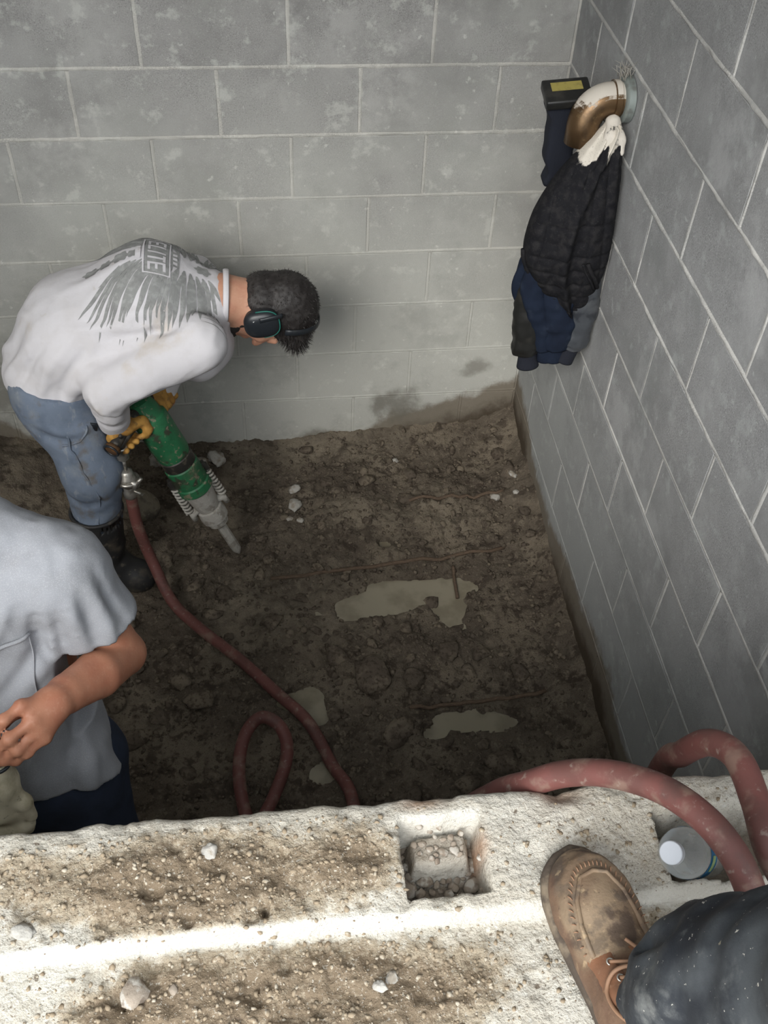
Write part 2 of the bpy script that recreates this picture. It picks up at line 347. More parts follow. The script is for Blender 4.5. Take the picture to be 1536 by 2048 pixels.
def block_wall(name, origin, along, nrm, length, mats, top, first, label, offs):
    along = V(*along); nrm = V(*nrm); origin = V(*origin)
    L = length + .1; b = MB(); c = origin + along * (length / 2) - nrm * .1022; zlo, zhi = FLOOR - .15, ROOF_Z
    ext = np.abs(along) * (L / 2 * 2) + np.abs(nrm) * .2
    b.box((c[0], c[1], (zlo + zhi) / 2), ext[0] if ext[0] > .01 else .2, ext[1] if ext[1] > .01 else .2, zhi - zlo)
    root = b.build(name, mats[1], None, False); tag(root, label, kind='structure')
    full, half = block_mesh('block', BW), block_mesh('block', BW / 2); full.materials.append(mats[0]); half.materials.append(mats[0])
    rz = math.atan2(-nrm[0], -nrm[1]) if False else math.atan2(nrm[0], -nrm[1])
    k0 = int(math.floor((FLOOR - .1) / BH)); r = random.Random(name)
    for k in range(k0, top):
        zc = (k + .5) * BH; start = 0 if (k % 2 == 0) == first else -BW / 2; start += offs.get(k, 0); s0 = start
        if k > k0: strip('mortar_joint', origin + V(0, 0, k * BH), origin + along * length + V(0, 0, k * BH), nrm, V(0, 0, 1), mats[1], root, k + 31, proud=.0012 if k > -2 else .0003, amp=.0038 if k > -2 else .0007, wd=.0165 if k > -2 else .017)
        while s0 < length:
            a, e = max(s0, 0), min(s0 + BW, length)
            if e - a > .06:
                me = full if e - a > BW - .01 else (half if abs(e - a - BW / 2) < .012 else None); L_ = e - a
                o = bpy.data.objects.new('block', me if me else full); COL.objects.link(o); o.parent = root
                if me is None: o.scale.x = (L_ - J) / (BW - J)
                p = origin + along * ((a + e) / 2) - nrm * (.03 + r.uniform(-.0012, .0012))
                o.location = (p[0], p[1], zc + r.uniform(-.0012, .0012)); o.rotation_euler = (0, r.uniform(-.002, .002), rz)
            if a > .01 and k >= k0 + 1: strip('mortar_joint', origin + along * a + V(0, 0, zc - BH * .47), origin + along * a + V(0, 0, zc + BH * .47), nrm, along, mats[1], root, k * 3.1 + s0, wd=.014, proud=.0004 if k > -2 else .0002, amp=.0030 if k > -2 else .0006)
            s0 += BW
    return root
OFFB = {-2: .0, -3: -.035, -4: -.04}
block_wall('wall_back', (0, 0, 0), (-1, 0, 0), (0, -1, 0), 2.9, (M_blk_b, M_mor_b), 5, True, 'grey concrete block wall behind the bending worker', OFFB)
block_wall('wall_right', (0, 0, 0), (0, -1, 0), (-1, 0, 0), 2.75, (M_blk_r, M_mor_r), 5, False, 'grey concrete block side wall with the coat hung on its pipe', {})
b = MB(); b.box((-3.0, -1.325, (FLOOR - .15 + ROOF_Z) / 2), .2, 2.85, ROOF_Z - FLOOR + .15); tag(b.build('wall_left', M_mor_b, None, False), 'plain concrete wall closing the pit behind the workers', kind='structure')

m = Mat('grey_shade_roof', (.30, .30, .30), .9); m.layer(6, (.24, .24, .24), .45, .65, .7); M_roof = m.done()
b = MB(); b.box((-1.45, ROOF_Y / 2 + .1, ROOF_Z + .1), 3.3, -ROOF_Y + .2, .2); tag(b.build('shade_roof', M_roof, None, False), 'unseen grey roof added to shade the pit, open towards the ledge side', kind='structure')  # unseen roof, added so the pit darkens towards the ledge
m = Mat('unseen_ground', (.36, .33, .28), .95); m.layer(5, (.26, .22, .17), .45, .65, .8).bump(40, .5, .01); M_gr = m.done()
b = MB(); b.box((-1.5, -7.03, -.24), 14, 8.0, .4); tag(b.build('ground', M_gr, None, False), 'unseen pale ground added outside behind the ledge against sky light from below', kind='structure')  # added ground, unseen; keeps sky light below the horizon off the walls
# ------------------------------------------------------------------ pit floor: churned mud
def in_poly_soft(X, Y, c, rx, ry, ang=0, seed=0, wob=.55):
    dx, dy = X - c[0], Y - c[1]; ca, sa = math.cos(ang), math.sin(ang); u = (dx * ca + dy * sa) / rx; v = (-dx * sa + dy * ca) / ry
    return 1 - np.sqrt(u * u + v * v) + wob * n2(X, Y, 9, 4, seed)
PUD = [((-.46, -.745), .25, .055, -.02, 1), ((-.37, -.83), .06, .10, .1, 2), ((-.60, -.79), .17, .05, .1, 3), ((-.865, -1.145), .075, .05, .1, 4), ((-.84, -1.20), .045, .06, .5, 5), ((-.547, -.54), .028, .03, 0, 6), ((-.33, -1.27), .17, .035, -.1, 7), ((-.82, -1.40), .055, .04, .2, 8), ((-.48, -1.30), .06, .03, .2, 9)]
def ground(X, Y, fine=True):
    Z = FLOOR + .022 * n2(X, Y, 2.2, 3, 1) + .020 * n2(X, Y, 7, 4, 2)
    rid = 1 - np.abs(n2(X, Y, 16, 4, 3)); Z = Z + .016 * rid * rid
    if fine: Z = Z + .011 * n2(X, Y, 34, 4, 4, .6) + .012 * np.maximum(n2(X, Y, 24, 2, 5), 0)
    Z = Z + .085 * np.exp(np.minimum(X, 0) / .08) + .045 * np.exp(Y / .12) * sst(-1.0, -.3, X) + .03 * np.exp(Y / .10)
    Z = Z + .12 * np.exp(-((X + 2.0) ** 2 / .12 + (Y + .12) ** 2 / .05)) + .035 * np.exp(-(((Y + .42) / .2) ** 2)) * sst(-1.1, -.5, X)
    for k, (c, rx, ry, a, sd_) in enumerate(PUD):
        mk = sst(-.15, .35, in_poly_soft(X, Y, c, rx, ry, a, sd_)); Z = Z * (1 - mk) + mk * np.minimum(Z, FLOOR - .006 - .004 * mk)
    return Z
xs = np.arange(-2.95, .021, .0082); ys = np.arange(-2.30, .021, .0082); X, Y = np.meshgrid(xs, ys, indexing='ij'); Zg = ground(X, Y)
idx = np.arange(X.size).reshape(X.shape)
Q = np.stack([idx[:-1, :-1], idx[1:, :-1], idx[1:, 1:], idx[:-1, 1:]], -1).reshape(-1, 4)
fl = mesh_obj('floor', np.stack([X, Y, Zg], -1).reshape(-1, 3), Q, M_dirt)
dust = np.clip(.75 * np.exp(-(((X + .85) / .28) ** 2 + ((Y + .80) / .13) ** 2)) + .55 * np.exp(-(((X + .55) / .45) ** 2 + ((Y + .42) / .10) ** 2)) + .5 * np.exp(-(((X + .75) / .5) ** 2 + ((Y + .05) / .10) ** 2)) + .35 * n2(X, Y, 8, 5, 12), 0, 1) * (.55 + .5 * n2(X, Y, 40, 3, 13))
attr(fl, 'dust', np.clip(dust, 0, 1).ravel()); tag(fl, 'churned dark mud floor of the pit', kind='structure')
def gz(x, y): return float(ground(np.array([x], np.float32), np.array([y], np.float32))[0])

PLAB = ['long murky beige puddle beside the upright lath piece', 'murky puddle arm curving toward the small mud island', 'shallow silty puddle tail next to the long puddle', 'small tan puddle beside the red hose', 'tan puddle end tapering away beside the hose', 'tiny round puddle near the long wooden lath', 'faint dark puddle beside the dark lath', 'shadowed puddle between the hose loop and hose', 'little puddle by the end of the dark lath']
for k, (c, rx, ry, a, sd_) in enumerate(PUD):
    if k in (1, 2, 4, 8): continue
    grp = {0: (0, 1, 2), 3: (3, 4), 6: (6, 8)}.get(k, (k,)); pts = []
    for q in grp:
        c2, rx2, ry2, a2, _ = PUD[q]
        pts += [(c2[0] + sx * rx2 * 1.35 , c2[1] + sy * ry2 * 1.35) for sx in (-1, 1) for sy in (-1, 1)]
    pts = np.array(pts); lo, hi = pts.min(0) - .02, pts.max(0) + .02; st = .008
    gx = np.arange(lo[0], hi[0], st); gy = np.arange(lo[1], hi[1], st); GX, GY = np.meshgrid(gx, gy, indexing='ij')
    inside = np.max([in_poly_soft(GX, GY, *PUD[q][:4], PUD[q][4]) for q in grp], 0) > -.30
    inside &= ground(GX, GY) < FLOOR + .014
    vid = {}; vs, fs = [], []
    for i in range(len(gx) - 1):
        for j in range(len(gy) - 1):
            if inside[i, j] and inside[i + 1, j] and inside[i + 1, j + 1] and inside[i, j + 1]:
                f = []
                for (p, q_) in ((i, j), (i + 1, j), (i + 1, j + 1), (i, j + 1)):
                    if (p, q_) not in vid: vid[(p, q_)] = len(vs); vs.append((gx[p], gy[q_], FLOOR + .0015))
                    f.append(vid[(p, q_)])
                fs.append(f)
    if fs: tag(mesh_obj('puddle', vs, fs, M_water), PLAB[k], 'puddle', 'puddles on the mud floor')

# clods and gravel
def rock(seed, sub=3, sharpness=.34):
    bm = bmesh.new(); bmesh.ops.create_icosphere(bm, subdivisions=sub, radius=1); r = random.Random(seed); P = np.array([v.co for v in bm.verts])
    n = fbm(P * 1.3 + seed * 3.3, 3); n2_ = fbm(P * 3.6 + seed, 3); P = P * (1 + sharpness * 1.4 * n + sharpness * .9 * n2_)[:, None]
    for _ in range(7):
        d = unit(np.array([r.gauss(0, 1) for _ in range(3)])); h = r.uniform(.6, .85); e = P @ d; P = P - np.maximum(e - h, 0)[:, None] * d * .85
    P[:, 2] *= .58
    for v, p in zip(bm.verts, P): v.co = Vector(p)
    me = bpy.data.meshes.new('dirt_clod'); bm.to_mesh(me); bm.free(); me.polygons.foreach_set('use_smooth', np.ones(len(me.polygons), bool)); return me
CL = [rock(i) for i in range(7)]
for me in CL: me.materials.append(M_clod)
RB = [rock(40 + i, 3, .4) for i in range(3)]
for me in RB: me.materials.append(M_rub)
def put(name, me, x, y, z, s, label, cat, group, r):
    o = bpy.data.objects.new(name, me); COL.objects.link(o); o.location = (x, y, z); o.rotation_euler = (r.uniform(-.3, .3), r.uniform(-.3, .3), r.uniform(0, 6.28)); o.scale = (s * r.uniform(.8, 1.3), s * r.uniform(.75, 1.1), s * r.uniform(.75, 1.0))
    return tag(o, label, cat, group)
r = random.Random(11); placed = []
HOSE_XY = [(-1.33, -.66), (-1.27, -.765), (-1.18, -.87), (-1.06, -1.0), (-.95, -1.13), (-.86, -1.25), (-.80, -1.38), (-.755, -1.50), (-.76, -1.66), (-1.05, -1.55), (-1.06, -1.43), (-.98, -1.5), (-.93, -1.4), (-.98, -1.7), (-.86, -1.76)]
def near_hose(x, y, d):
    for (a, b_), (c, e) in zip(HOSE_XY[:8], HOSE_XY[1:9]):
        t = max(0, min(1, ((x - a) * (c - a) + (y - b_) * (e - b_)) / ((c - a) ** 2 + (e - b_) ** 2)))
        if (x - a - t * (c - a)) ** 2 + (y - b_ - t * (e - b_)) ** 2 < d * d: return True
    return any((x - a) ** 2 + (y - b_) ** 2 < d * d for a, b_ in HOSE_XY)
LM = [((-.46, -.745), 'beside the long murky puddle'), ((-.37, -.86), 'by the bent end of the long puddle'), ((-.865, -1.16), 'by the small tan puddle at the hose'), ((-.33, -1.27), 'by the dark lath and faint puddle'), ((-.547, -.54), 'around the tiny round puddle'), ((-.85, -.35), 'around the two white concrete lumps'), ((-1.05, -.54), 'around the jackhammer chisel tip'), ((-.1, -.38), 'among white chips at the right wall'), ((-.06, -.9), 'at the foot of the right wall'), ((-.1, -1.4), 'in the dark corner below the ledge hose'), ((-.5, -.08), 'at the foot of the back wall'), ((-1.0, -.1), 'near crumbled concrete at the back wall'), ((-1.0, -1.42), 'around the raised hose loop'), ((-.65, -1.10), 'around the largest clod'), ((-1.2, -1.1), 'between the grey-shirted worker and the hose'), ((-.5, -1.5), 'in the shade below the ledge'), ((-1.0, -.78), 'on the dusty pale patch beside the hose'), ((-.75, -.66), 'along the long lath'), ((-.2, -.65), 'by the right end of the long lath' if False else 'where the long lath ends'), ((-.3, -1.03), 'between the long puddle and dark lath')]
def clod_label(x, y, s):
    pl_ = min(LM, key=lambda q: (q[0][0] - x) ** 2 + (q[0][1] - y) ** 2)[1]; sz = 'large damp brown' if s > .027 else ('fist-small brown' if s > .019 else ('little dark brown' if s > .0135 else 'tiny dark brown'))
    return f'{sz} earth clod {pl_}'
BIG = [(-.655, -1.10, .062), (-.52, -1.115, .048), (-.40, -1.02, .042), (-.56, -.98, .036), (-.30, -1.03, .038), (-.75, -1.0, .034), (-1.30, -.55, .036), (-1.15, -.80, .03), (-.95, -.85, .036), (-.42, -.80, .03), (-1.18, -1.13, .05), (-1.10, -1.0, .04), (-1.25, -1.05, .042), (-.30, -1.42, .05), (-.42, -1.48, .045), (-.18, -1.12, .04), (-.95, -.60, .028), (-.60, -1.3, .05), (-1.38, -1.25, .05)]
for x, y, s in BIG:
    if near_hose(x, y, s * 1.3 + .02): continue
    placed.append((x, y, s)); put('dirt_clod', r.choice(CL), x, y, gz(x, y) + s * .10, s, clod_label(x, y, s), 'clod', 'earth clods on the pit floor', r)
n = 0
while n < 190:
    x, y = r.uniform(-1.5, -.04), r.uniform(-1.75, -.05); s = r.choice((.012, .014, .017, .02, .024, .03))
    if any((x - c[0]) ** 2 + (y - c[1]) ** 2 < .7 * (s + c[2]) ** 2 for c in placed): continue
    if max(float(in_poly_soft(np.array([x]), np.array([y]), *PUD[q][:4], PUD[q][4])[0]) for q in range(len(PUD))) > -.05: continue
    if y > -.5 and r.random() < .35: continue
    if x < -1.25 and -.75 < y < -.2 or x < -1.15 and y < -1.5: continue
    if near_hose(x, y, s * 1.3 + .022): continue
    placed.append((x, y, s)); n += 1
    put('dirt_clod', r.choice(CL), x, y, gz(x, y) + s * .14, s, clod_label(x, y, s), 'clod', 'earth clods on the pit floor', r)
CH = [(-.846, -.262, .026, 'bright white lump of concrete highest of two beside each other in mud'), (-.850, -.352, .030, 'grey white lump of broken concrete just below the bright white lump'), (-.873, -.415, .014, 'white concrete crumb beside the grey white lump'), (-.835, -.43, .012, 'thin white chip beside the crumb under the grey white lump'), (-.130, -.40, .020, 'white concrete chip in the mud near the right wall foot'), (-.055, -.31, .020, 'pale upright concrete chip against the right wall foot'), (-.06, -.40, .012, 'smaller pale chip between white chip and right wall'), (-.463, -.15, .012, 'tiny white crumb on mud close to the back wall'), (-1.20, -.13, .055, 'large grey lump of crumbled concrete behind the jackhammer'), (-1.33, -.07, .05, 'grey concrete lump against the back wall beyond the jackhammer'), (-1.12, -.09, .035, 'flat broken concrete piece against the back wall')]
for x, y, s, lb in CH: put('concrete_chunk', r.choice(RB), x, y, gz(x, y) + s * .35, s, lb, 'rubble', None, r)
put('brick_crumb', CL[2], -1.19, -.585, gz(-1.19, -.585) + .006, .010, 'tiny orange brick crumb beside the hose', 'rubble', None, r)
# gravel nobody could count
bm0 = bmesh.new(); bmesh.ops.create_icosphere(bm0, subdivisions=1, radius=1); IV = np.array([v.co for v in bm0.verts]); IF = np.array([[v.index for v in f.verts] for f in bm0.faces]); bm0.free()
def gravel(name, px, py, pz, size, mat, seed, sink=.1):
    g = np.random.default_rng(seed); N = len(px); vs = IV[None] * (1 + .28 * g.standard_normal((N, len(IV), 1))); ang = g.uniform(0, 6.28, N); c, s_ = np.cos(ang), np.sin(ang)
    vs = vs * np.stack([g.uniform(.8, 1.3, N), g.uniform(.7, 1.1, N), g.uniform(.5, .8, N)], -1)[:, None] * size[:, None, None]
    R = np.zeros((N, 3, 3)); R[:, 0, 0] = c; R[:, 0, 1] = -s_; R[:, 1, 0] = s_; R[:, 1, 1] = c; R[:, 2, 2] = 1
    vs = np.einsum('nij,nvj->nvi', R, vs) + np.stack([px, py, pz + size * sink], -1)[:, None]
    f = (IF[None] + (np.arange(N) * len(IV))[:, None, None]).reshape(-1, 3); return mesh_obj(name, vs.reshape(-1, 3), f.astype(np.int32), mat, None, False)
N = 9000; gx = rng.uniform(-1.6, -.02, N); gy = rng.uniform(-1.9, -.02, N); g_z = ground(gx.astype(np.float32), gy.astype(np.float32)); k = g_z > FLOOR + .003
gsz = .0025 + .0075 * rng.random(N) ** 2.5
gv = gravel('gravel', gx[k], gy[k], g_z[k], gsz[k], M_clod, 5); gv.parent = fl; tag(gv, 'fine crumbled dirt and grit', kind='stuff')

def lath(p0, p1, wd, th, label):
    p0, p1 = V(*p0), V(*p1); n = 14; A = []
    for i in range(n + 1):
        t = i / n; p = p0 + (p1 - p0) * t; z = max(gz(p[0], p[1]), FLOOR + .004) + .006 + .002 * math.sin(i * 1.7); A.append((p[0], p[1] + .003 * math.sin(i * 2.3), z))
    b = MB(); b.tube(A, wd / 2, 8, True, flat=(np.cross(unit(p1 - p0), (0, 0, 1)), 1.0, th / wd)); tag(b.build('wooden_lath', M_lath), label, 'lath')
lath((-.95, -.672, 0), (-.14, -.618, 0), .014, .012, 'long thin wooden lath pressed into the mud behind the big puddle')
lath((-.55, -1.215, 0), (-.12, -1.195, 0), .013, .012, 'dark thin lath pressed into the mud near the ledge side')
lath((-.47, -.372, 0), (-.10, -.378, 0), .012, .012, 'faint thin lath lying near the back wall mud')
lath((-.327, -.672, 0), (-.331, -.80, 0), .012, .014, 'short lath piece standing square to the long lath beside the puddle')

# ------------------------------------------------------------------ front ledge: rough wall top with broken cells
LX0, LX1 = -2.9, .02; xs = np.concatenate([np.arange(LX0, -1.5, .012), np.arange(-1.5, LX1 + .001, .0042)]); vv = np.concatenate([np.arange(0, .36, .0042), np.arange(.36, .80, .02)])
X, T = np.meshgrid(xs, vv, indexing='ij'); edge = -2.243 + .006 * n2(X, 0 * X, 7, 3, 21) + .007 * n2(X, 0 * X, 30, 3, 22); Y = edge - T
def cell(X, Y, x0, x1, y0, y1, soft, seed, wob=.006):
    Xw = X + wob * n2(X, Y, 22, 3, seed); Yw = Y + wob * n2(X, Y, 22, 3, seed + 1)
    return sst(0, soft, Xw - x0) * sst(0, soft, x1 - Xw) * sst(0, soft, Yw - y0) * sst(0, soft, y1 - Yw)
STEP_Y = -2.402
def ledge_z(X, Y, parts=False):
    stepy = STEP_Y + .006 * n2(X, 0 * X, 4, 4, 31) + .004 * n2(X, 0 * X, 30, 3, 32)
    st = sst(-.005, .004, stepy - Y); Z = -.026 * st
    Z = Z + .0055 * n2(X, Y, 6, 4, 33) + .0042 * n2(X, Y, 30, 4, 34)
    dirt = np.clip(1.1 * np.exp(-(((X + 1.05) / .20) ** 2 + ((Y + 2.335) / .068) ** 2) ** 1.5) + .75 * np.exp(-(((X + .84) / .05) ** 2 + ((Y + 2.325) / .045) ** 2)) + 1.1 * np.exp(-(((X + .90) / .25) ** 2 + ((Y + 2.475) / .062) ** 2) ** 2) + .9 * np.exp(-(((X + 1.13) / .07) ** 2 + ((Y + 2.47) / .05) ** 2)) + .75 * np.exp(-(((X + .50) / .05) ** 2 + ((Y + 2.435) / .03) ** 2)) + .5 * np.exp(-(((X + 1.27) / .05) ** 2 + ((Y + 2.30) / .03) ** 2)) + .35 * np.exp(-(((X + .52) / .09) ** 2 + ((Y + 2.33) / .05) ** 2)) + .15 + .40 * n2(X, Y, 10, 5, 41, .6), 0, 1.3)
    dirt = dirt * (1 - .5 * sst(-2.396, -2.400, Y) * sst(-2.412, -2.408, Y))
    rid = 1 - np.abs(n2(X, Y, 60, 3, 35)); Z = Z + dirt * (.006 * n2(X, Y, 55, 4, 36, .65) + .007 * n2(X, Y, 18, 3, 37) + .004 * rid * rid + .002)
    Z = Z - .006 * sst(.25, .5, n2(X, Y, 26, 3, 38)) * (.4 + dirt)
    # square broken cell with a leftover web of block in it
    h = cell(X, Y, -.790, -.682, -2.378, -2.272, .007, 51, .004); inner = -.075 + .012 * n2(X, Y, 40, 4, 52, .7)
    web = cell(X, Y, -.776, -.694, -2.325, -2.279, .006, 53, .003); inner = np.where(web > .0, inner + web * (-.034 - inner) + .003 * n2(X, Y, 60, 3, 54), inner)
    Z = Z * (1 - h) + inner * h
    # broken-open cell where the bottle lies
    g = cell(X, Y, -.452, -.10, -2.392, -2.292, .008, 61, .007); Z = Z * (1 - g) + g * (-.125 + .02 * n2(X, Y, 25, 4, 62, .6) + .03 * sst(-.36, -.30, X))
    chip = np.exp(-(((X + .563) / .026) ** 2 + ((Y + 2.252) / .014) ** 2)); Z = Z - .020 * chip
    rub = np.clip(h * (1 - .40 * web) + .9 * g * sst(-.05, -.09, Z), 0, 1)
    br = np.exp(-(((X + .756) / .03) ** 2 + ((Y + 2.25) / .012) ** 2)) * .9 + np.exp(-(((X + .686) / .01) ** 2 + ((Y + 2.315) / .02) ** 2)) + .8 * chip
    dot = np.exp(-(((X + .965) / .0045) ** 2 + ((Y + 2.374) / .007) ** 2)); Z = Z - .03 * dot
    lip = np.exp(-np.maximum(edge_T(X, Y), 0) / .006); Z = Z - .010 * lip
    hw = cell(X, Y, -.795, -.677, -2.285, -2.262, .006, 51, .003); pf_ = np.clip(np.exp(-((stepy - Y + .001) / .0065) ** 2) * (.75 + .6 * n2(X, Y, 14, 3, 71)) + .9 * hw + .9 * np.exp(-((Y + 2.326) / .006) ** 2) * cell(X, Y, -.776, -.694, -2.36, -2.279, .006, 53, .003), 0, 1)  # paler band on the step face, cell far wall and web front
    dirt = dirt * (1 - .8 * pf_); rub = rub * (1 - .85 * pf_)
    return (Z, np.clip(dirt, 0, 1.3), rub, br, pf_) if parts else Z
def edge_T(X, Y): return (-2.243 + .006 * n2(X, 0 * X, 7, 3, 21) + .007 * n2(X, 0 * X, 30, 3, 22)) - Y
Z, dirt, rub, br, pface = ledge_z(X, Y, True)
def lz(x, y): return float(ledge_z(np.array([x]), np.array([y]))[0])
ft = np.array([FLOOR - .1, FLOOR + .6, -.35, -.12, -.05]); nF = len(ft)
GX = np.concatenate([np.repeat(xs[:, None], nF, 1), X], 1); GY = np.concatenate([np.repeat(Y[:, :1], nF, 1) - .004 * np.linspace(1, .2, nF)[None], Y], 1); GZ = np.concatenate([np.repeat(ft[None], len(xs), 0), Z], 1)
pad = lambda A: np.concatenate([np.zeros((len(xs), nF)), A], 1)
GX = np.concatenate([GX, GX[:, -1:]], 1); GY = np.concatenate([GY, GY[:, -1:]], 1); GZ = np.concatenate([GZ, np.full((len(xs), 1), FLOOR - .1)], 1)
idx = np.arange(GX.size).reshape(GX.shape); Q = np.stack([idx[:-1, :-1], idx[:-1, 1:], idx[1:, 1:], idx[1:, :-1]], -1).reshape(-1, 4)[:, ::-1]
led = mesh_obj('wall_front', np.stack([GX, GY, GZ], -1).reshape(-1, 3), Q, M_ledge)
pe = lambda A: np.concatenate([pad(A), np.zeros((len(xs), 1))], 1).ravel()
attr(led, 'dirt', pe(dirt)); attr(led, 'pale_face', pe(pface)); attr(led, 'rubble', pe(rub)); attr(led, 'brickdust', pe(br)); tag(led, 'pale dirt-caked concrete ledge with a square broken cell', kind='structure')
# grit on the ledge, stones in the cell
N = 7500; gx = rng.uniform(-1.35, -.3, N); gy = rng.uniform(-2.54, -2.26, N); zz, dd, rr, _, _ = ledge_z(gx, gy, True); k = (rng.random(N) < .06 + .9 * np.clip(dd, 0, 1)) & (rr < .05)
gs = .0008 + .0034 * rng.random(N) ** 3.5
m = Mat('ledge_grit', (.29, .23, .16), .95); m.layer(90, (.48, .43, .35), .52, .62, .8).layer(60, (.20, .15, .10), .55, .62, .8, seed=4); M_grit = m.done()
lg = gravel('ledge_grit', gx[k], gy[k], zz[k], gs[k], M_grit, 9); lg.parent = led; tag(lg, 'brown grit and crumbs', kind='stuff')
m = Mat('cell_stone', (.30, .25, .20), .95); m.layer(60, (.50, .47, .42), .48, .6, .8).layer(90, (.17, .13, .10), .55, .65, .7, seed=3).bump(160, .6, .003); M_cst = m.done()
CS = [rock(70 + i, 2, .34) for i in range(4)]
for me in CS: me.materials.append(M_cst)
r = random.Random(5); pl = []
tries = 0
while len(pl) < 75 and tries < 9000:
    tries += 1; x, y = r.uniform(-.786, -.686), r.uniform(-2.374, -2.276); s = r.choice((.0045, .006, .008, .010, .012, .014))
    if -.774 < x < -.697 and -2.328 < y < -2.276 and (r.random() < .95 or s > .006): continue
    if any((x - a) ** 2 + (y - b_) ** 2 < .55 * (s + c) ** 2 for a, b_, c in pl): continue
    pl.append((x, y, s)); put('cell_stone', r.choice(CS), x, y, lz(x, y) + s * .35, s, 'small grey brown stone lying in the square broken cell', 'stone', 'stones in the square cell', r)
for x, y, s, lb in ((-.818, -2.462, .0105, 'pale angular stone chip, the larger of two on the near ledge'), (-.835, -2.474, .009, 'pale triangular stone chip beside the larger chip'), (-1.03, -2.295, .011, 'pale flat stone bedded in the brown ledge dirt'), (-1.12, -2.452, .020, 'grey round-topped stone on the dirty near ledge'), (-1.075, -2.452, .008, 'small blue-grey pebble beside the grey stone'), (-1.25, -2.375, .014, 'pale flat chip at the foot of the ledge step'), (-.545, -2.50, .006, 'small brown crumb beside the brown shoe')):
    put('ledge_stone', r.choice(CS if 'grey' in lb else RB), x, y, lz(x, y) + s * .3, s, lb, 'stone', None, r)
# ------------------------------------------------------------------ shared person builders
def cloth(name, base, dark, rough=.9, weave=900, stains=None):
    m = Mat(name, base, rough, spec=.15); m.layer(14, dark, .45, .68, .6)
    for st in stains or (): m.layer(*st)
    m.bump(weave, .25, .0008, 2).bump(60, .25, .003, 3); return m
m = cloth('white_cotton', (.63, .615, .64), (.57, .55, .56), stains=[(6, (.50, .42, .32), .58, .74, .55, 5, None, 8), (30, (.48, .44, .38), .66, .74, .35, 5, None, 3)]); M_shirt = m.done()
m = cloth('grey_heather_cotton', (.285, .295, .32), (.235, .24, .255), stains=[(520, (.37, .38, .40), .52, .62, .5, 2, (1, 1, 1), 2), (5, (.29, .26, .20), .60, .75, .4, 5, None, 6)]); M_tee = m.done()
m = cloth('washed_denim', (.155, .19, .25), (.09, .115, .16), stains=[(9, (.22, .245, .275), .5, .68, .7, 5, None, 2), (16, (.13, .105, .075), .52, .70, .75, 6, None, 9), (55, (.27, .29, .31), .58, .70, .5, 4, (1, 1, .4), 5)]); M_jean = m.done()
m = cloth('dark_denim', (.030, .040, .065), (.02, .024, .035)); M_jean2 = m.done()
m = Mat('skin', (.53, .285, .19), .55, spec=.35); m.layer(30, (.46, .215, .145), .45, .65, .6).layer(160, (.60, .35, .25), .55, .68, .4, 3, seed=4); m.b.inputs['Subsurface Weight'].default_value = .08; m.b.inputs['Subsurface Radius'].default_value = (.01, .004, .002); m.bump(240, .2, .0012, 4); M_skin = m.done()
m = Mat('tanned_arm_skin', (.43, .195, .120), .5, spec=.35); m.layer(18, (.36, .14, .085), .42, .66, .7).layer(120, (.50, .27, .18), .52, .68, .3, 3, seed=4).mix(m.att('tattoo'), (.10, .085, .085), .75); m.b.inputs['Subsurface Weight'].default_value = .06; m.b.inputs['Subsurface Radius'].default_value = (.01, .004, .002); m.bump(200, .25, .0015, 4); M_skin2 = m.done()
m = Mat('black_hair', (.020, .017, .016), .6, spec=.4); m.layer(40, (.045, .040, .038), .5, .65, .7); M_hair = m.done()
m = Mat('black_rubber', (.026, .026, .027), .55, spec=.35); m.layer(14, (.10, .085, .065), .5, .7, .7).layer(45, (.14, .12, .09), .58, .68, .5, seed=3).bump(80, .2, .002); M_rubber = m.done()
m = Mat('tan_leather_glove', (.50, .27, .065), .75); m.layer(18, (.30, .15, .04), .45, .65, .8).layer(60, (.14, .09, .05), .58, .68, .6, seed=3).bump(150, .35, .0015); M_glove = m.done()
m = Mat('black_plastic', (.014, .017, .021), .38, spec=.5); m.layer(30, (.05, .05, .05), .55, .7, .4); M_blkpl = m.done()
m = Mat('teal_plastic', (.02, .16, .125), .4, spec=.5); M_teal = m.done()
m = Mat('white_print', (.75, .76, .76), .6); M_wht = m.done()
m = Mat('muff_foam', (.03, .03, .032), .8); M_foam = m.done()
m = Mat('grey_print_ink', (.265, .27, .265), .9); m.layer(70, (.36, .365, .36), .45, .62, .7).layer(26, (.21, .21, .21), .5, .66, .6, seed=3).bump(500, .3, .0008); M_ink = m.done()

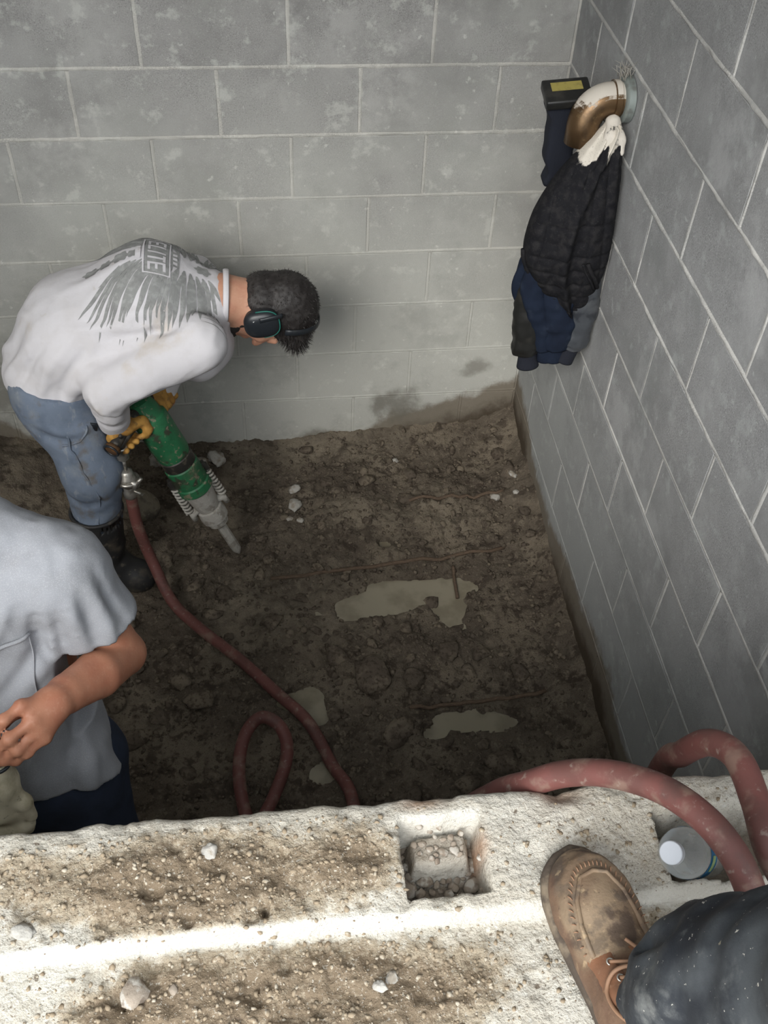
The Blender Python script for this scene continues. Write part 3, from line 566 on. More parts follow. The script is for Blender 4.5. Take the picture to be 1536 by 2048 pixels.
def frame(F, U):
    U = unit(U); F = unit(np.asarray(F, float) - U * np.dot(F, U)); return np.array([F, np.cross(U, F), U])       # rows: forward, side(left), up
def head_prims(s, c, R, hair=False):
    L = lambda f, sd, u: np.array(c) + R.T @ V(f, sd, u)
    s.ell(L(-.012, 0, .028), R, (.096, .075, .088), .02)
    s.ell(L(.030, 0, -.030), R, (.060, .060, .080), .03)
    s.cone(L(.015, 0, -.055), L(.060, 0, -.098), .056, .026, .03)
    for sd in (-1, 1):
        s.cone(L(-.005, sd * .052, -.050), L(.045, sd * .022, -.092), .022, .018, .025)           # jaw line
        s.ell(L(.058, sd * .040, -.028), R, (.026, .022, .022), .02)                              # cheek bone
        s.ell(L(.094, sd * .031, .002), R, (.016, .017, .012), .012, 'sub')                       # eye socket
        s.ell(L(.078, sd * .031, .001), R, (.0135, .0135, .0125), .004)                           # eyeball
        s.ell(L(-.012, sd * .078, -.008), R, (.021, .009, .032), .010)                            # ear
        s.cone(L(.085, sd * .012, .017), L(.076, sd * .048, .016), .010, .008, .012)              # brow
    s.cone(L(.090, 0, .004), L(.113, 0, -.034), .0085, .0125, .012); s.ell(L(.100, .011, -.037), R, (.011, .008, .008), .008); s.ell(L(.100, -.011, -.037), R, (.011, .008, .008), .008)
    s.cone(L(.088, -.016, -.063), L(.088, .016, -.063), .007, .007, .008); s.cone(L(.086, -.014, -.073), L(.086, .014, -.073), .008, .008, .006)
    s.cone(L(.080, -.022, -.068), L(.080, .022, -.068), .002, .002, .004, op='sub')
    s.ell(L(.074, 0, -.100), R, (.018, .02, .016), .015)
    return L

def hand_prims(s, wrist, knuckles, tips, mids, thumb, palm_r=.018, fr=.0088, k=.008, back=None):
    wrist = np.array(wrist); kn = [np.array(q) for q in knuckles]
    for q in kn: s.cone(wrist + (q - wrist) * .12, q, .020, .0128, .02)
    for a, b_, scale in zip(kn, range(4), (1, 1.03, .98, .86)):
        P_ = [a, np.array(mids[b_][0]), np.array(mids[b_][1]), np.array(tips[b_])]
        s.chain(P_, [fr * 1.22 * scale, fr * 1.08 * scale, fr * .98 * scale, fr * .82 * scale], k)
        for q in P_[:3]: s.ell(q + (np.array(back) * .002 if back is not None else 0), np.eye(3), (fr * 1.18 * scale,) * 3, k)
    s.chain([np.array(q) for q in thumb], [.017, .0125, .0112, .0085], .012)
    return s

# ================================================================== worker in white shirt
W1 = empty('person', (-1.52, -.47, FLOOR)); tag(W1, 'worker in white long-sleeved shirt and jeans bending over the green jackhammer', 'person')
PEL, LUM, CHE, NEK = V(-1.555, -.43, -.66), V(-1.45, -.42, -.55), V(-1.22, -.42, -.455), V(-1.045, -.43, -.465)
HC = V(-.898, -.430, -.512); HR = frame((-.05, -.10, -1), (.985, -.02, -.17)); YY = V(0, 1, 0)
SHR, SHL = V(-1.105, -.600, -.490), V(-1.12, -.285, -.50)
ELR, WRR = V(-1.362, -.648, -.605), V(-1.374, -.578, -.778)
ELL, WRL = V(-1.16, -.20, -.72), V(-1.25, -.38, -.82)
HAR = V(-1.352, -.575, -.822)
HIR, KNR, ANR = V(-1.535, -.515, -.72), V(-1.462, -.59, -.965), V(-1.475, -.625, -1.32)
HIL, KNL, ANL = V(-1.54, -.345, -.72), V(-1.44, -.29, -.99), V(-1.475, -.30, -1.36)
s = SDF((-1.80, -.78, -1.46), (-.72, -.08, -.24), .0065)
L1 = head_prims(s, HC, HR)
s.cone(NEK, L1(-.03, 0, -.04), .060, .056, .03).cone(PEL, LUM, .11, .10, .05, (YY, 1.4)).cone(LUM, CHE, .10, .10, .05, (YY, 1.5)).cone(CHE, NEK, .09, .05, .05, (YY, 1.3))
for a, b_, c_ in ((SHR, ELR, WRR), (SHL, ELL, WRL)): s.chain([a, b_, c_], [.05, .04, .028], .03); s.cone(c_, c_ + V(.01, 0, -.05), .03, .03, .02)
for a, b_, c_ in ((HIR, KNR, ANR), (HIL, KNL, ANL)): s.chain([a, b_, c_], [.075, .05, .035], .04); s.cone(c_, c_ + V(.05, 0, -.075), .032, .026, .03)
adopt(s.build('body', M_skin), W1)
# shirt
s = SDF((-1.86, -.80, -1.0), (-.96, -.08, -.24), .0062)
s.cone(V(-1.545, -.43, -.675), V(-1.455, -.42, -.570), .128, .140, .06, (YY, 1.24)).cone(V(-1.455, -.42, -.57), V(-1.235, -.42, -.465), .140, .138, .08, (YY, 1.26)).cone(V(-1.235, -.42, -.465), V(-1.075, -.425, -.470), .138, .080, .06, (YY, 1.22))
s.ell((-1.13, -.43, -.60), np.eye(3), (.12, .16, .10), .06)
s.cone(V(-1.55, -.44, -.70), V(-1.53, -.45, -.76), .122, .125, .05, (YY, 1.24))
s.plane(V(-1.43, -.60, -.722), unit(V(-.17, -.10, -1)))
s.chain([SHR, ELR, WRR + V(0, 0, .006)], [.080, .060, .046], .026).chain([SHL, ELL, WRL], [.075, .062, .05], .045)
s.plane(WRR + unit(WRR - ELR) * .012, unit(WRR - ELR), lo=(-1.46, -.68, -.9), hi=(-1.27, -.48, -.70))
s.cone(NEK + V(.035, 0, .0), NEK + V(.09, 0, .0), .062, .075, .01, op='sub')
# folds: hanging side, armpit, elbow, waist
for pts, w_, a in (
    ([(-1.36, -.62, -.52), (-1.42, -.62, -.58), (-1.47, -.61, -.67)], .015, .014), ([(-1.41, -.62, -.50), (-1.47, -.62, -.58), (-1.51, -.60, -.67)], .011, -.011),
    ([(-1.46, -.61, -.49), (-1.52, -.60, -.57), (-1.555, -.58, -.67)], .014, .013), ([(-1.51, -.59, -.48), (-1.57, -.57, -.57), (-1.60, -.55, -.66)], .011, -.011), ([(-1.56, -.56, -.49), (-1.61, -.54, -.57), (-1.635, -.51, -.65)], .013, .012),
    ([(-1.32, -.60, -.40), (-1.24, -.60, -.385), (-1.16, -.58, -.38)], .015, .010), ([(-1.34, -.61, -.47), (-1.25, -.625, -.44), (-1.15, -.62, -.41)], .011, -.013), ([(-1.44, -.585, -.44), (-1.36, -.60, -.43), (-1.28, -.61, -.42)], .014, .008),
    ([(-1.40, -.69, -.58), (-1.375, -.70, -.63), (-1.335, -.69, -.66)], .010, .011), ([(-1.41, -.67, -.63), (-1.38, -.68, -.665), (-1.335, -.67, -.685)], .008, -.010), ([(-1.415, -.65, -.68), (-1.385, -.66, -.70), (-1.335, -.645, -.715)], .009, .009), ([(-1.41, -.62, -.725), (-1.38, -.635, -.74), (-1.34, -.62, -.745)], .008, -.007),
    ([(-1.32, -.69, -.60), (-1.27, -.69, -.585), (-1.21, -.68, -.56)], .012, .009), ([(-1.30, -.68, -.63), (-1.24, -.68, -.61), (-1.18, -.665, -.59)], .010, -.009),
    ([(-1.64, -.48, -.55), (-1.66, -.44, -.60), (-1.665, -.40, -.66)], .014, .012), ([(-1.57, -.50, -.45), (-1.61, -.46, -.46), (-1.65, -.40, -.50)], .014, .008), ([(-1.30, -.45, -.32), (-1.40, -.46, -.36), (-1.50, -.47, -.42)], .020, .006)):
    s.ridge(pts, w_, a)
A_ = np.array(((.75, .1, .65), (0, 1, 0), (-.65, 0, .75))).T
s.warp(lambda P: .0062 * fbm((P @ A_) * np.array((5, 10, 15)), 3) + .0045 * (np.abs(fbm((P @ A_) * np.array((6, 15, 17)) + 4.4, 2)) - .2) + .0016 * fbm(P * 30, 2))
sh1 = adopt(s.build('shirt', M_shirt, smooth=1), W1)
# collar band and hem lines
b = MB(); c0 = NEK + V(.018, 0, .006); ax = unit(L1(-.03, 0, -.04) - NEK); u_ = unit(np.cross(ax, YY)); ring = [c0 + .072 * (math.cos(t) * YY * 1.06 + math.sin(t) * u_) for t in np.linspace(0, 2 * math.pi, 33)]
b.tube(ring, .0042, 8, False, flat=(ax, 2.0, .7)); adopt(b.build('collar', M_shirt), sh1) if False else None
col_o = b.build('collar', M_shirt, None); adopt(col_o, W1)
# printed emblem, laid on the cloth
bv = BVHTree.FromPolygons([v.co for v in sh1.data.vertices], [p.vertices[:] for p in sh1.data.polygons])
def decal(polys, name, mat, parent, lift=.0016, step=.006):
    b = MB(); bm = bmesh.new()
    for pl_ in polys:
        try: bm.faces.new([bm.verts.new((x, y, 0)) for x, y in pl_])
        except ValueError: pass
    bmesh.ops.triangulate(bm, faces=bm.faces[:])
    for _ in range(4):
        es = [e for e in bm.edges if e.calc_length() > step * 2]
        if not es: break
        bmesh.ops.subdivide_edges(bm, edges=es, cuts=1); bmesh.ops.triangulate(bm, faces=[f for f in bm.faces if len(f.verts) > 3])
    bad = set()
    for v in bm.verts:
        h = bv.ray_cast(Vector((v.co.x, v.co.y, .1)), Vector((0, 0, -1)))
        if h[0] is None: bad.add(v.index); continue
        v.co = h[0] + h[1] * lift if h[1].z > 0 else h[0] + Vector((0, 0, lift))
    bm.verts.index_update(); bm.faces.ensure_lookup_table()
    zs = [v.co.z for v in bm.verts]; bmesh.ops.delete(bm, geom=[v for v in bm.verts if v.co.z < -.66 or v.co.z == 0], context='VERTS')
    bmesh.ops.delete(bm, geom=[f for f in bm.faces if max(e.calc_length() for e in f.edges) > .04], context='FACES')
    bmesh.ops.recalc_face_normals(bm, faces=bm.faces[:])
    me = bpy.data.meshes.new(name); bm.to_mesh(me); bm.free(); o = link(name, me, mat, None, True); return adopt(o, parent)
def feather(base, tip, wd):
    base, tip = np.array(base), np.array(tip); d = tip - base; n_ = np.array((-d[1], d[0])); n_ = n_ / np.linalg.norm(n_); out = []
    prof = [(0, .25), (.2, .75), (.45, 1), (.7, .8), (.88, .42), (1, 0)]
    for t, q in prof: out.append(base + d * t + n_ * wd * q)
    for t, q in prof[-2::-1]: out.append(base + d * t - n_ * wd * q)
    return [tuple(q) for q in out]
fe = []; r = random.Random(3); CX, CY = -1.165, -.425
for side in (-1, 1):
    for i in range(23):
        t = i / 22; bx = -1.30 + .235 * t; by = CY + side * (.035 + .02 * math.sin(t * 3.1)); tx = -1.415 + .365 * t + r.uniform(-.008, .008); ty = CY + side * (.085 + .105 * math.sin(.45 + t * 2.0) + r.uniform(-.018, .012))
        fe.append(feather((bx, by), (tx, ty), r.uniform(.0052, .0075)))
    for i in range(14):
        t = i / 13; fe.append(feather((-1.27 + .2 * t, CY + side * .03), (-1.36 + .32 * t, CY + side * (.070 + .025 * math.sin(t * 3))), .0065))
    for i in range(5):                                      # crossed hatching at the shoulder
        fe.append(feather((-1.075 + .014 * i, CY + side * .10), (-1.055 + .010 * i, CY + side * .16), .0012)); fe.append(feather((-1.09, CY + side * (.12 + .016 * i)), (-1.02, CY + side * (.13 + .014 * i)), .0012))
for bx, by, q in ((-1.385, CY, .022), (-1.343, CY, .018), (-1.300, CY, .023), (-1.265, CY, .017), (-1.085, CY, .020)):   # chain of rosettes along the spine
    fe.append([(bx + q * (1 + .18 * math.cos(6 * t)) * math.cos(t), by + q * .85 * (1 + .18 * math.cos(6 * t)) * math.sin(t)) for t in np.linspace(0, 2 * math.pi, 25)[:-1]])
decal(fe, 'back_print', M_ink, W1)
def rect(x0, x1, y0, y1): return [(x0, y0), (x1, y0), (x1, y1), (x0, y1)]
ban = [rect(-1.232, -1.172, CY - .070, CY + .070), rect(-1.165, -1.145, CY - .032, CY + .032)]
decal(ban, 'print_banner', M_ink, W1, .0024)
wl = [rect(-1.238, -1.234, CY - .074, CY + .074), rect(-1.171, -1.167, CY - .074, CY + .074), rect(-1.238, -1.167, CY - .076, CY - .072), rect(-1.238, -1.167, CY + .072, CY + .076), rect(-1.257, -1.243, CY - .026, CY + .026)] + [rect(-1.161, -1.150, CY - .026 + .018 * q, CY - .016 + .018 * q) for q in range(3)]
def letter(ch, y0, wd, x0=-1.225, x1=-1.179, t=.0068):        # text runs towards -y, letter tops towards +x (neck)
    q = []; R_ = lambda a, b_, c, d: q.append(rect(a, b_, y0 - d, y0 - c))
    if ch in 'EL': R_(x0, x1, 0, t)
    if ch == 'E': R_(x0, x0 + t, t, wd); R_((x0 + x1 - t) / 2, (x0 + x1 + t) / 2, t, wd * .85); R_(x1 - t, x1, t, wd)
    if ch == 'L': R_(x0, x0 + t, t, wd)
    if ch == 'I': R_(x0, x1, wd / 2 - t / 2, wd / 2 + t / 2)
    if ch == 'T': R_(x0, x1 - t, wd / 2 - t / 2, wd / 2 + t / 2); R_(x1 - t, x1, 0, wd)
    return q
y_ = CY + .063
for ch, wd in zip('ELITE', (.026, .023, .012, .026, .026)): wl += letter(ch, y_, wd); y_ -= wd + .0035
decal(wl, 'print_lettering', M_shirt, W1, .0036)
# jeans, belt, boots
s = SDF((-1.84, -.76, -1.34), (-1.28, -.14, -.52), .0075)
s.cone(PEL + V(.0, 0, -.03), V(-1.545, -.43, -.75), .125, .130, .06, (YY, 1.22)); s.chain([HIR, KNR, V(-1.478, -.615, -1.20)], [.115, .083, .072], .06).chain([HIL, KNL, V(-1.475, -.30, -1.22)], [.115, .083, .070], .06)
s.plane(V(-1.48, -.61, -1.165), (0.05, .0, -1)).plane(V(-1.56, -.45, -.67), unit(V(.25, .1, 1)))
for pts, w_, a in (([(-1.52, -.66, -.80), (-1.46, -.67, -.90), (-1.43, -.66, -1.0)], .016, .010), ([(-1.60, -.62, -.76), (-1.53, -.64, -.79), (-1.47, -.62, -.82)], .014, -.012), ([(-1.55, -.63, -1.0), (-1.49, -.67, -1.02), (-1.42, -.65, -1.0)], .014, -.010), ([(-1.55, -.64, -1.08), (-1.49, -.69, -1.11), (-1.42, -.66, -1.08)], .014, .010), ([(-1.57, -.63, -.74), (-1.50, -.62, -.77), (-1.44, -.58, -.78)], .012, .010)): s.ridge(pts, w_, a)
s.warp(lambda P: .006 * fbm(P * np.array((16, 16, 9)), 3)); seam_ = [s.snap(q) for q in catmull([(-1.50, -.66, -.77), (-1.47, -.69, -.88), (-1.44, -.69, -.98), (-1.455, -.70, -1.08), (-1.465, -.70, -1.15)], 7)]
pk_ = [s.snap(q) for q in catmull([(-1.44, -.62, -.76), (-1.47, -.645, -.80), (-1.52, -.65, -.80)], 6)]; jn = adopt(s.build('jeans', M_jean), W1)
b = MB(); b.tube(seam_, .0028, 6); q = b.build('side_seam', M_jean); q.parent = jn
b = MB(); b.tube(pk_, .0036, 6); q = b.build('pocket_edge', M_jean); q.parent = jn
b = MB(); b.tube(catmull([(-1.42, -.60, -.78), (-1.50, -.605, -.755), (-1.58, -.585, -.735), (-1.645, -.53, -.72), (-1.675, -.44, -.71), (-1.66, -.34, -.71)], 6), .012, 8, True, flat=(V(0, -1, 0), .35, 1.3)); adopt(b.build('belt', M_blkpl), W1)
def boot(name, ank, top, toe, mat):
    ank, top, toe = V(*ank), V(*top), V(*toe); s = SDF(np.minimum(np.minimum(ank, top), toe) - .12, np.maximum(np.maximum(ank, top), toe) + .12, .006); d = unit((toe - ank) * V(1, 1, 0)); heel = V(ank[0], ank[1], 0) - d * .05; sd = np.cross(d, (0, 0, 1)); zf = toe[2]
    s.chain([top, ank], [.080, .058], .03).cone(V(heel[0], heel[1], zf + .035), V(toe[0], toe[1], zf + .035) - d * .05, .042, .046, .03, (sd, 1.1)).cone(ank, V(toe[0], toe[1], zf + .05) - d * .08, .054, .042, .05).ell(V(toe[0], toe[1], zf + .03) - d * .045, np.array([d, sd, (0, 0, 1)]), (.055, .050, .042), .02)
    s.plane(V(0, 0, zf), (0, 0, -1)).plane(top, unit(top - ank)).cone(top - unit(top - ank) * .03, top + unit(top - ank) * .03, .072, .074, .006, op='sub')
    s.ridge([ank + d * .05 - sd * .06 + V(0, 0, .03), ank + d * .065 + V(0, 0, .04), ank + d * .05 + sd * .06 + V(0, 0, .03)], .012, -.008); s.ridge([ank + d * .055 - sd * .06 + V(0, 0, .08), ank + d * .058 + V(0, 0, .09), ank + d * .055 + sd * .06 + V(0, 0, .08)], .014, .006)
    o = s.build(name, mat); c = top - unit(top - ank) * .006; ax = unit(top - ank); u1 = unit(np.cross(ax, (0, 1, 0))); u2 = np.cross(ax, u1)
    bb = MB(); bb.tube([c + .079 * (math.cos(t) * u1 + math.sin(t) * u2) for t in np.linspace(0, 2 * math.pi, 29)], .006, 8, False); cuff = bb.build('boot_cuff', mat); cuff.parent = o; return o
m = Mat('muddy_boot_rubber', (.20, .17, .125), .8); m.layer(18, (.07, .06, .05), .48, .65, .8).layer(60, (.30, .27, .21), .55, .68, .6, seed=2).bump(90, .4, .003); M_mudboot = m.done()
adopt(boot('boot', ANR + V(0, 0, -.02), (-1.475, -.615, -1.10), (-1.335, -.655, gz(-1.4, -.64) - .005), M_rubber), W1)
adopt(boot('boot', ANL, (-1.475, -.295, -1.12), (-1.335, -.335, gz(-1.38, -.32) - .008), M_mudboot), W1)
# gloves
def glove(name, side_end, wr, axis_a, axis_b, mat, thumb_dir, flip=1):
    a, b_ = V(*axis_a), V(*axis_b); ax = unit(b_ - a); s = SDF(np.minimum(a, b_) - .11, np.maximum(a, b_) + .11, .004); wr = V(*wr); mid = (a + b_) / 2; top = unit(wr - mid - ax * np.dot(wr - mid, ax)); sidev = np.cross(ax, top) * flip
    s.cone(wr, mid + top * .035, .036, .030, .02, (ax, 1.25))
    for i in range(4):
        c = a + (b_ - a) * (i + .5) / 4; R_ = .031; sc = (1, 1.05, 1, .9)[i]
        pts = [c + R_ * (math.cos(t) * top + math.sin(t) * sidev) for t in (.15, 1.0, 1.9, 2.8, 3.6)]; s.chain(pts, [.0135 * sc, .0128 * sc, .0122 * sc, .0115 * sc, .0098 * sc], .006)
        s.cone(mid + top * .035, pts[0], .024, .0145, .018)
    c = a - ax * .004; s.chain([mid + top * .03 - sidev * .015, c + .036 * (-sidev * .8 + top * .5) , c + .034 * (-sidev) - top * .012, c - sidev * .015 - top * .034], [.020, .016, .014, .011], .010)
    s.cone(wr + unit(wr - mid) * .028, wr + unit(wr - mid) * .02, .041, .041, .01, (ax, 1.12)); s.plane(wr + unit(wr - mid) * .038, unit(wr - mid))
    s.warp(lambda P: .0018 * fbm(P * 60, 2)); return s.build(name, mat)
HA, HB = V(-1.315, -.535, -.838), V(-1.376, -.632, -.832)          # near grip of the jackhammer
g1 = adopt(glove('glove', 0, WRR + V(.004, .004, .004), HA + (HB - HA) * .05, HA + (HB - HA) * .92, M_glove, None, 1), W1)
HA2, HB2 = V(-1.275, -.46, -.838), V(-1.235, -.37, -.842)
g2 = adopt(glove('glove', 0, WRL + V(0, 0, .02), HA2, HB2, M_glove, None, 1), W1)
# hair cap with tufts, beard, ear defenders
s = SDF(HC - .2, HC + .2, .0042)
s.ell(L1(-.016, 0, .034), HR, (.106, .084, .098), .02).ell(L1(-.032, 0, -.035), HR, (.078, .076, .062), .02).ell(L1(.050, 0, .085), HR, (.055, .062, .034), .02)
s.cone(L1(.082, -.02, .078), L1(.100, .015, .070), .026, .024, .02)
s.plane(L1(.062, 0, .020), unit(HR.T @ V(1, 0, -1.05))).plane(L1(-.03, 0, -.088), unit(HR.T @ V(.1, 0, -1))); 
for sd in (-1, 1): s.ell(L1(.050, sd * .078, -.035), HR, (.052, .04, .045), .006, 'sub')
s.warp(lambda P: .0035 * fbm(P * 55, 3) + .0025 * fbm(P * 150, 2)); hair = adopt(s.build('hair', M_hair, smooth=0), W1)
hv = np.array([v.co for v in hair.data.vertices]); hn = np.array([v.normal for v in hair.data.vertices]); b = MB(); g = np.random.default_rng(4); ups = HR[2]; sel = g.choice(len(hv), 3600)
lv = np.empty((0, 3)); LVS, LFS = [], []
for i in sel:
    p = hv[i]; nrm = hn[i]; fq = float(np.dot(p - HC, HR[0])); long = .008 + .014 * max(0, (fq + .01) / .1) * (np.dot(p - HC, ups) > .03); d = unit(nrm * 1.0 + HR[0] * .75 + ups * .25 + g.normal(0, .35, 3)); sd_ = unit(np.cross(d, g.normal(0, 1, 3))) * .0011; b_ = len(LVS)
    LVS += [p - nrm * .002 + sd_, p - nrm * .002 - sd_, p + d * long]; LFS.append((b_, b_ + 1, b_ + 2))
adopt(mesh_obj('hair_tufts', LVS, LFS, M_hair), W1)
s = SDF(HC - .2, HC + .2, .0045); s.cone(L1(.078, -.012, -.108), L1(.078, .012, -.108), .018, .018, .01)
for sd in (-1, 1): s.cone(L1(.0, sd * .062, -.058), L1(.062, sd * .028, -.106), .013, .013, .012)
s.warp(lambda P: .003 * fbm(P * 90, 2)); adopt(s.build('beard', M_hair, smooth=0), W1)
def superell(s_, rx, rz, n=40, p=2.7): return [(rx * math.copysign(abs(math.cos(t)) ** (2 / p), math.cos(t)), rz * math.copysign(abs(math.sin(t)) ** (2 / p), math.sin(t))) for t in np.linspace(0, 2 * math.pi, n + 1)[:-1]]
def cup(sd):
    S_ = -sd * HR[1]; c0 = L1(-.006, -sd * .074, -.032)           # HR[1] points to his left
    U_, F_ = unit(HR[2] * .96 - HR[0] * .28), None; F_ = unit(np.cross(S_, U_)); out = []
    def ringgrid(layers):
        A = np.array([[c0 + S_ * h + U_ * x + F_ * z for x, z in superell(0, rx, rz)] for h, rx, rz in layers]); bb = MB(); bb.grid(A, True); n_ = A.shape[1]; bb.f.append(tuple((len(layers) - 1) * n_ + k for k in range(n_))); return bb
    pad = ringgrid([(-.006, .030, .024), (-.004, .044, .036), (.002, .047, .039), (.012, .047, .039), (.016, .044, .036)]).build('ear_cushion', M_foam); out.append(pad)
    shell = ringgrid([(.012, .046, .038), (.015, .050, .042), (.021, .051, .043), (.030, .047, .039), (.037, .038, .031), (.040, .024, .019), (.041, .006, .005)]).build('ear_cup', M_blkpl); out.append(shell)
    ring = MB(); ring.tube([c0 + S_ * .0265 + U_ * x * 1.0 + F_ * z for x, z in superell(0, .0492, .0412)][30:] + [c0 + S_ * .0265 + U_ * x + F_ * z for x, z in superell(0, .0492, .0412)][:12], .0018, 6); t = fix_normals(ring.build('teal_trim', M_teal)); t.parent = shell
    lab = MB(); lab.box(c0 + S_ * .0385 - U_ * .020 + F_ * (.016), .001, .009, .005, np.array([S_, F_, U_]).T, 0); l_ = lab.build('white_label', M_wht, None, False); l_.parent = shell
    arm = MB(); arm.tube(catmull([c0 + S_ * .040 + F_ * .020 - U_ * .005, c0 + S_ * .036 + F_ * .022 + U_ * .035, c0 + S_ * .026 + F_ * .020 + U_ * .060], 5), .007, 8, True, flat=(S_, .5, 1.1)); out.append(arm.build('band_arm', M_blkpl))
    return out, c0, S_, F_, U_
em = empty('ear_defenders', tuple(HC)); adopt(em, W1); em.parent = W1; em.matrix_parent_inverse = Matrix.Translation(W1.location).inverted()
ends = []
for sd in (1, -1):
    out, c0, S_, F_, U_ = cup(sd); ends.append((c0, S_, F_, U_))
    for q in out:
        kids = list(q.children); adopt(q, em) if False else None
        q.parent = W1; q.matrix_parent_inverse = Matrix.Translation(W1.location).inverted()
bpy.data.objects.remove(em)
p = []
for q in np.linspace(0, 1, 17):
    a = (q - .5) * math.pi; p.append(L1(.012 + .0 * q, math.sin(a) * .098, .035 + math.cos(a) * .104))
b = MB(); b.tube([ends[1][0] + ends[1][1] * .026 + ends[1][2] * .020 + ends[1][3] * .058] * 0 + p, .0055, 8, True, flat=(HR[0], 1.8, .6)); adopt(b.build('headband', M_blkpl), W1)
# ================================================================== jackhammer
m = Mat('worn_green_paint', (.026, .155, .066), .5, spec=.4); m.layer(9, (.015, .085, .036), .45, .62, .8, seed=2).layer(20, (.045, .040, .030), .53, .61, .9).layer(55, (.25, .21, .15), .58, .65, .8, seed=4).layer(8, (.14, .12, .085), .56, .70, .55, seed=7).bump(90, .4, .002); M_green = m.done()
m = Mat('greasy_dark_steel', (.055, .052, .048), .5, .5); m.layer(40, (.16, .14, .11), .5, .64, .7).bump(120, .3, .002); M_dsteel = m.done()
m = Mat('dusty_grey_steel', (.44, .42, .38), .85, .1); m.layer(30, (.26, .235, .20), .48, .64, .8).layer(90, (.56, .54, .50), .55, .66, .6, seed=2).bump(120, .4, .002); M_gsteel = m.done()
m = Mat('zinc_fitting', (.46, .44, .40), .38, .8); m.layer(50, (.20, .18, .15), .5, .64, .7).bump(150, .25, .001); M_zinc = m.done()
m = Mat('rusty_wood_cap', (.085, .045, .02), .6); m.layer(60, (.20, .09, .03), .5, .64, .7); M_cap = m.done()
JT, JB = V(-1.297, -.498, -.800), V(-1.052, -.540, FLOOR + .012); JD = unit(JB - JT); JL = np.linalg.norm(JB - JT)
jh = empty('jackhammer', (float(JB[0]), float(JB[1]), FLOOR)); tag(jh, 'worn green pneumatic jackhammer with dusty grey chisel held by the worker', 'jackhammer')
def jp(name, prof, mat, n=28, ang=35): b = MB(); b.lathe(prof, JT, JD, n); return adopt(sharp(fix_normals(b.build(name, mat)), ang), jh)
jp('barrel', [(.0, .030), (.004, .040), (.03, .046), (.035, .053), (.05, .0555), (.185, .0555), (.195, .052), (.205, .050)], M_green)
jp('grease_band', [(.200, .050), (.204, .0535), (.238, .0535), (.242, .051)], M_dsteel)
jp('lower_barrel', [(.238, .050), (.244, .056), (.310, .0565), (.318, .054), (.323, .058), (.350, .058), (.356, .052)], M_green)
jp('front_head', [(.352, .051), (.36, .049), (.40, .045), (.43, .040), (.445, .036)], M_gsteel)
jp('retainer', [(.443, .030), (.447, .043), (.475, .046), (.495, .045), (.50, .036), (.52, .034), (.528, .026)], M_gsteel)
sdv = unit(np.cross(JD, V(.35, -.9, 0))); fdv = np.cross(sdv, JD)
b = MB(); P_ = [JT + JD * t for t in (.52, .53, JL - .045, JL - .02, JL)]
b.tube(P_, [.0165, .0165, .0165, .0155, .004], 8, True, flat=(sdv, 1, 1)); adopt(sharp(b.build('chisel', M_gsteel, None, False)), jh)
for sg in (1, -1):                                          # retainer springs each side
    c = [JT + JD * (.315 + .115 * t) + sdv * sg * (.058 + .004 * t) + .0115 * (math.cos(t * 2 * math.pi * 8) * sdv + math.sin(t * 2 * math.pi * 8) * fdv) for t in np.linspace(0, 1, 130)]
    b = MB(); b.tube(c, .0040, 6); adopt(b.build('retainer_spring', M_gsteel), jh)
    b = MB(); b.lathe([(0, .006), (.002, .010), (.024, .010), (.026, .006)], JT + JD * .285 + sdv * sg * .062, JD, 12); b.box(JT + JD * .288 + sdv * sg * .056, .020, .020, .026, np.array([sdv, fdv, JD]).T, .003); adopt(sharp(b.build('spring_bolt', M_dsteel)), jh)
    b = MB(); b.tube([JT + JD * .43 + sdv * sg * .03, JT + JD * .44 + sdv * sg * .058, JT + JD * .465 + sdv * sg * .060], [.014, .013, .010], 10); adopt(b.build('latch_lug', M_gsteel), jh)
# handle: two grips out of the back head
b = MB(); b.lathe([(-.035, .022), (-.03, .034), (0, .042), (.02, .045)], JT, JD, 20); adopt(sharp(b.build('back_head', M_green)), jh)
for nm, a, e in (('grip', JT - JD * .012, HB + (HB - HA) * .16), ('grip', JT - JD * .012, HB2 + (HB2 - HA2) * .3)):
    b = MB(); d = unit(e - a); L_ = np.linalg.norm(e - a); b.lathe([(0, .018), (.05, .017), (L_ - .03, .0165), (L_ - .012, .018)], a, d, 16); g_ = adopt(b.build('grip', M_dsteel), jh)
    b = MB(); b.lathe([(L_ - .016, .016), (L_ - .014, .0235), (L_ - .002, .0235), (L_, .020), (L_ + .001, .006)], a, d, 20); q = b.build('end_cap', M_cap); q.parent = g_
    b = MB(); b.tube([a + d * L_ + (math.cos(t) * unit(np.cross(d, (0, 0, 1))) + math.sin(t) * np.cross(d, unit(np.cross(d, (0, 0, 1))))) * .0225 for t in np.linspace(0, 2 * math.pi, 25)], .0035, 6, False); q = b.build('cap_rim', M_blkpl); q.parent = g_
b = MB(); b.tube(catmull([JT + JD * .03 + V(-.03, -.03, 0), JT + V(-.07, -.055, -.01), HB + V(.02, .01, .03)], 6), .006, 8); adopt(b.build('throttle_lever', M_dsteel), jh)
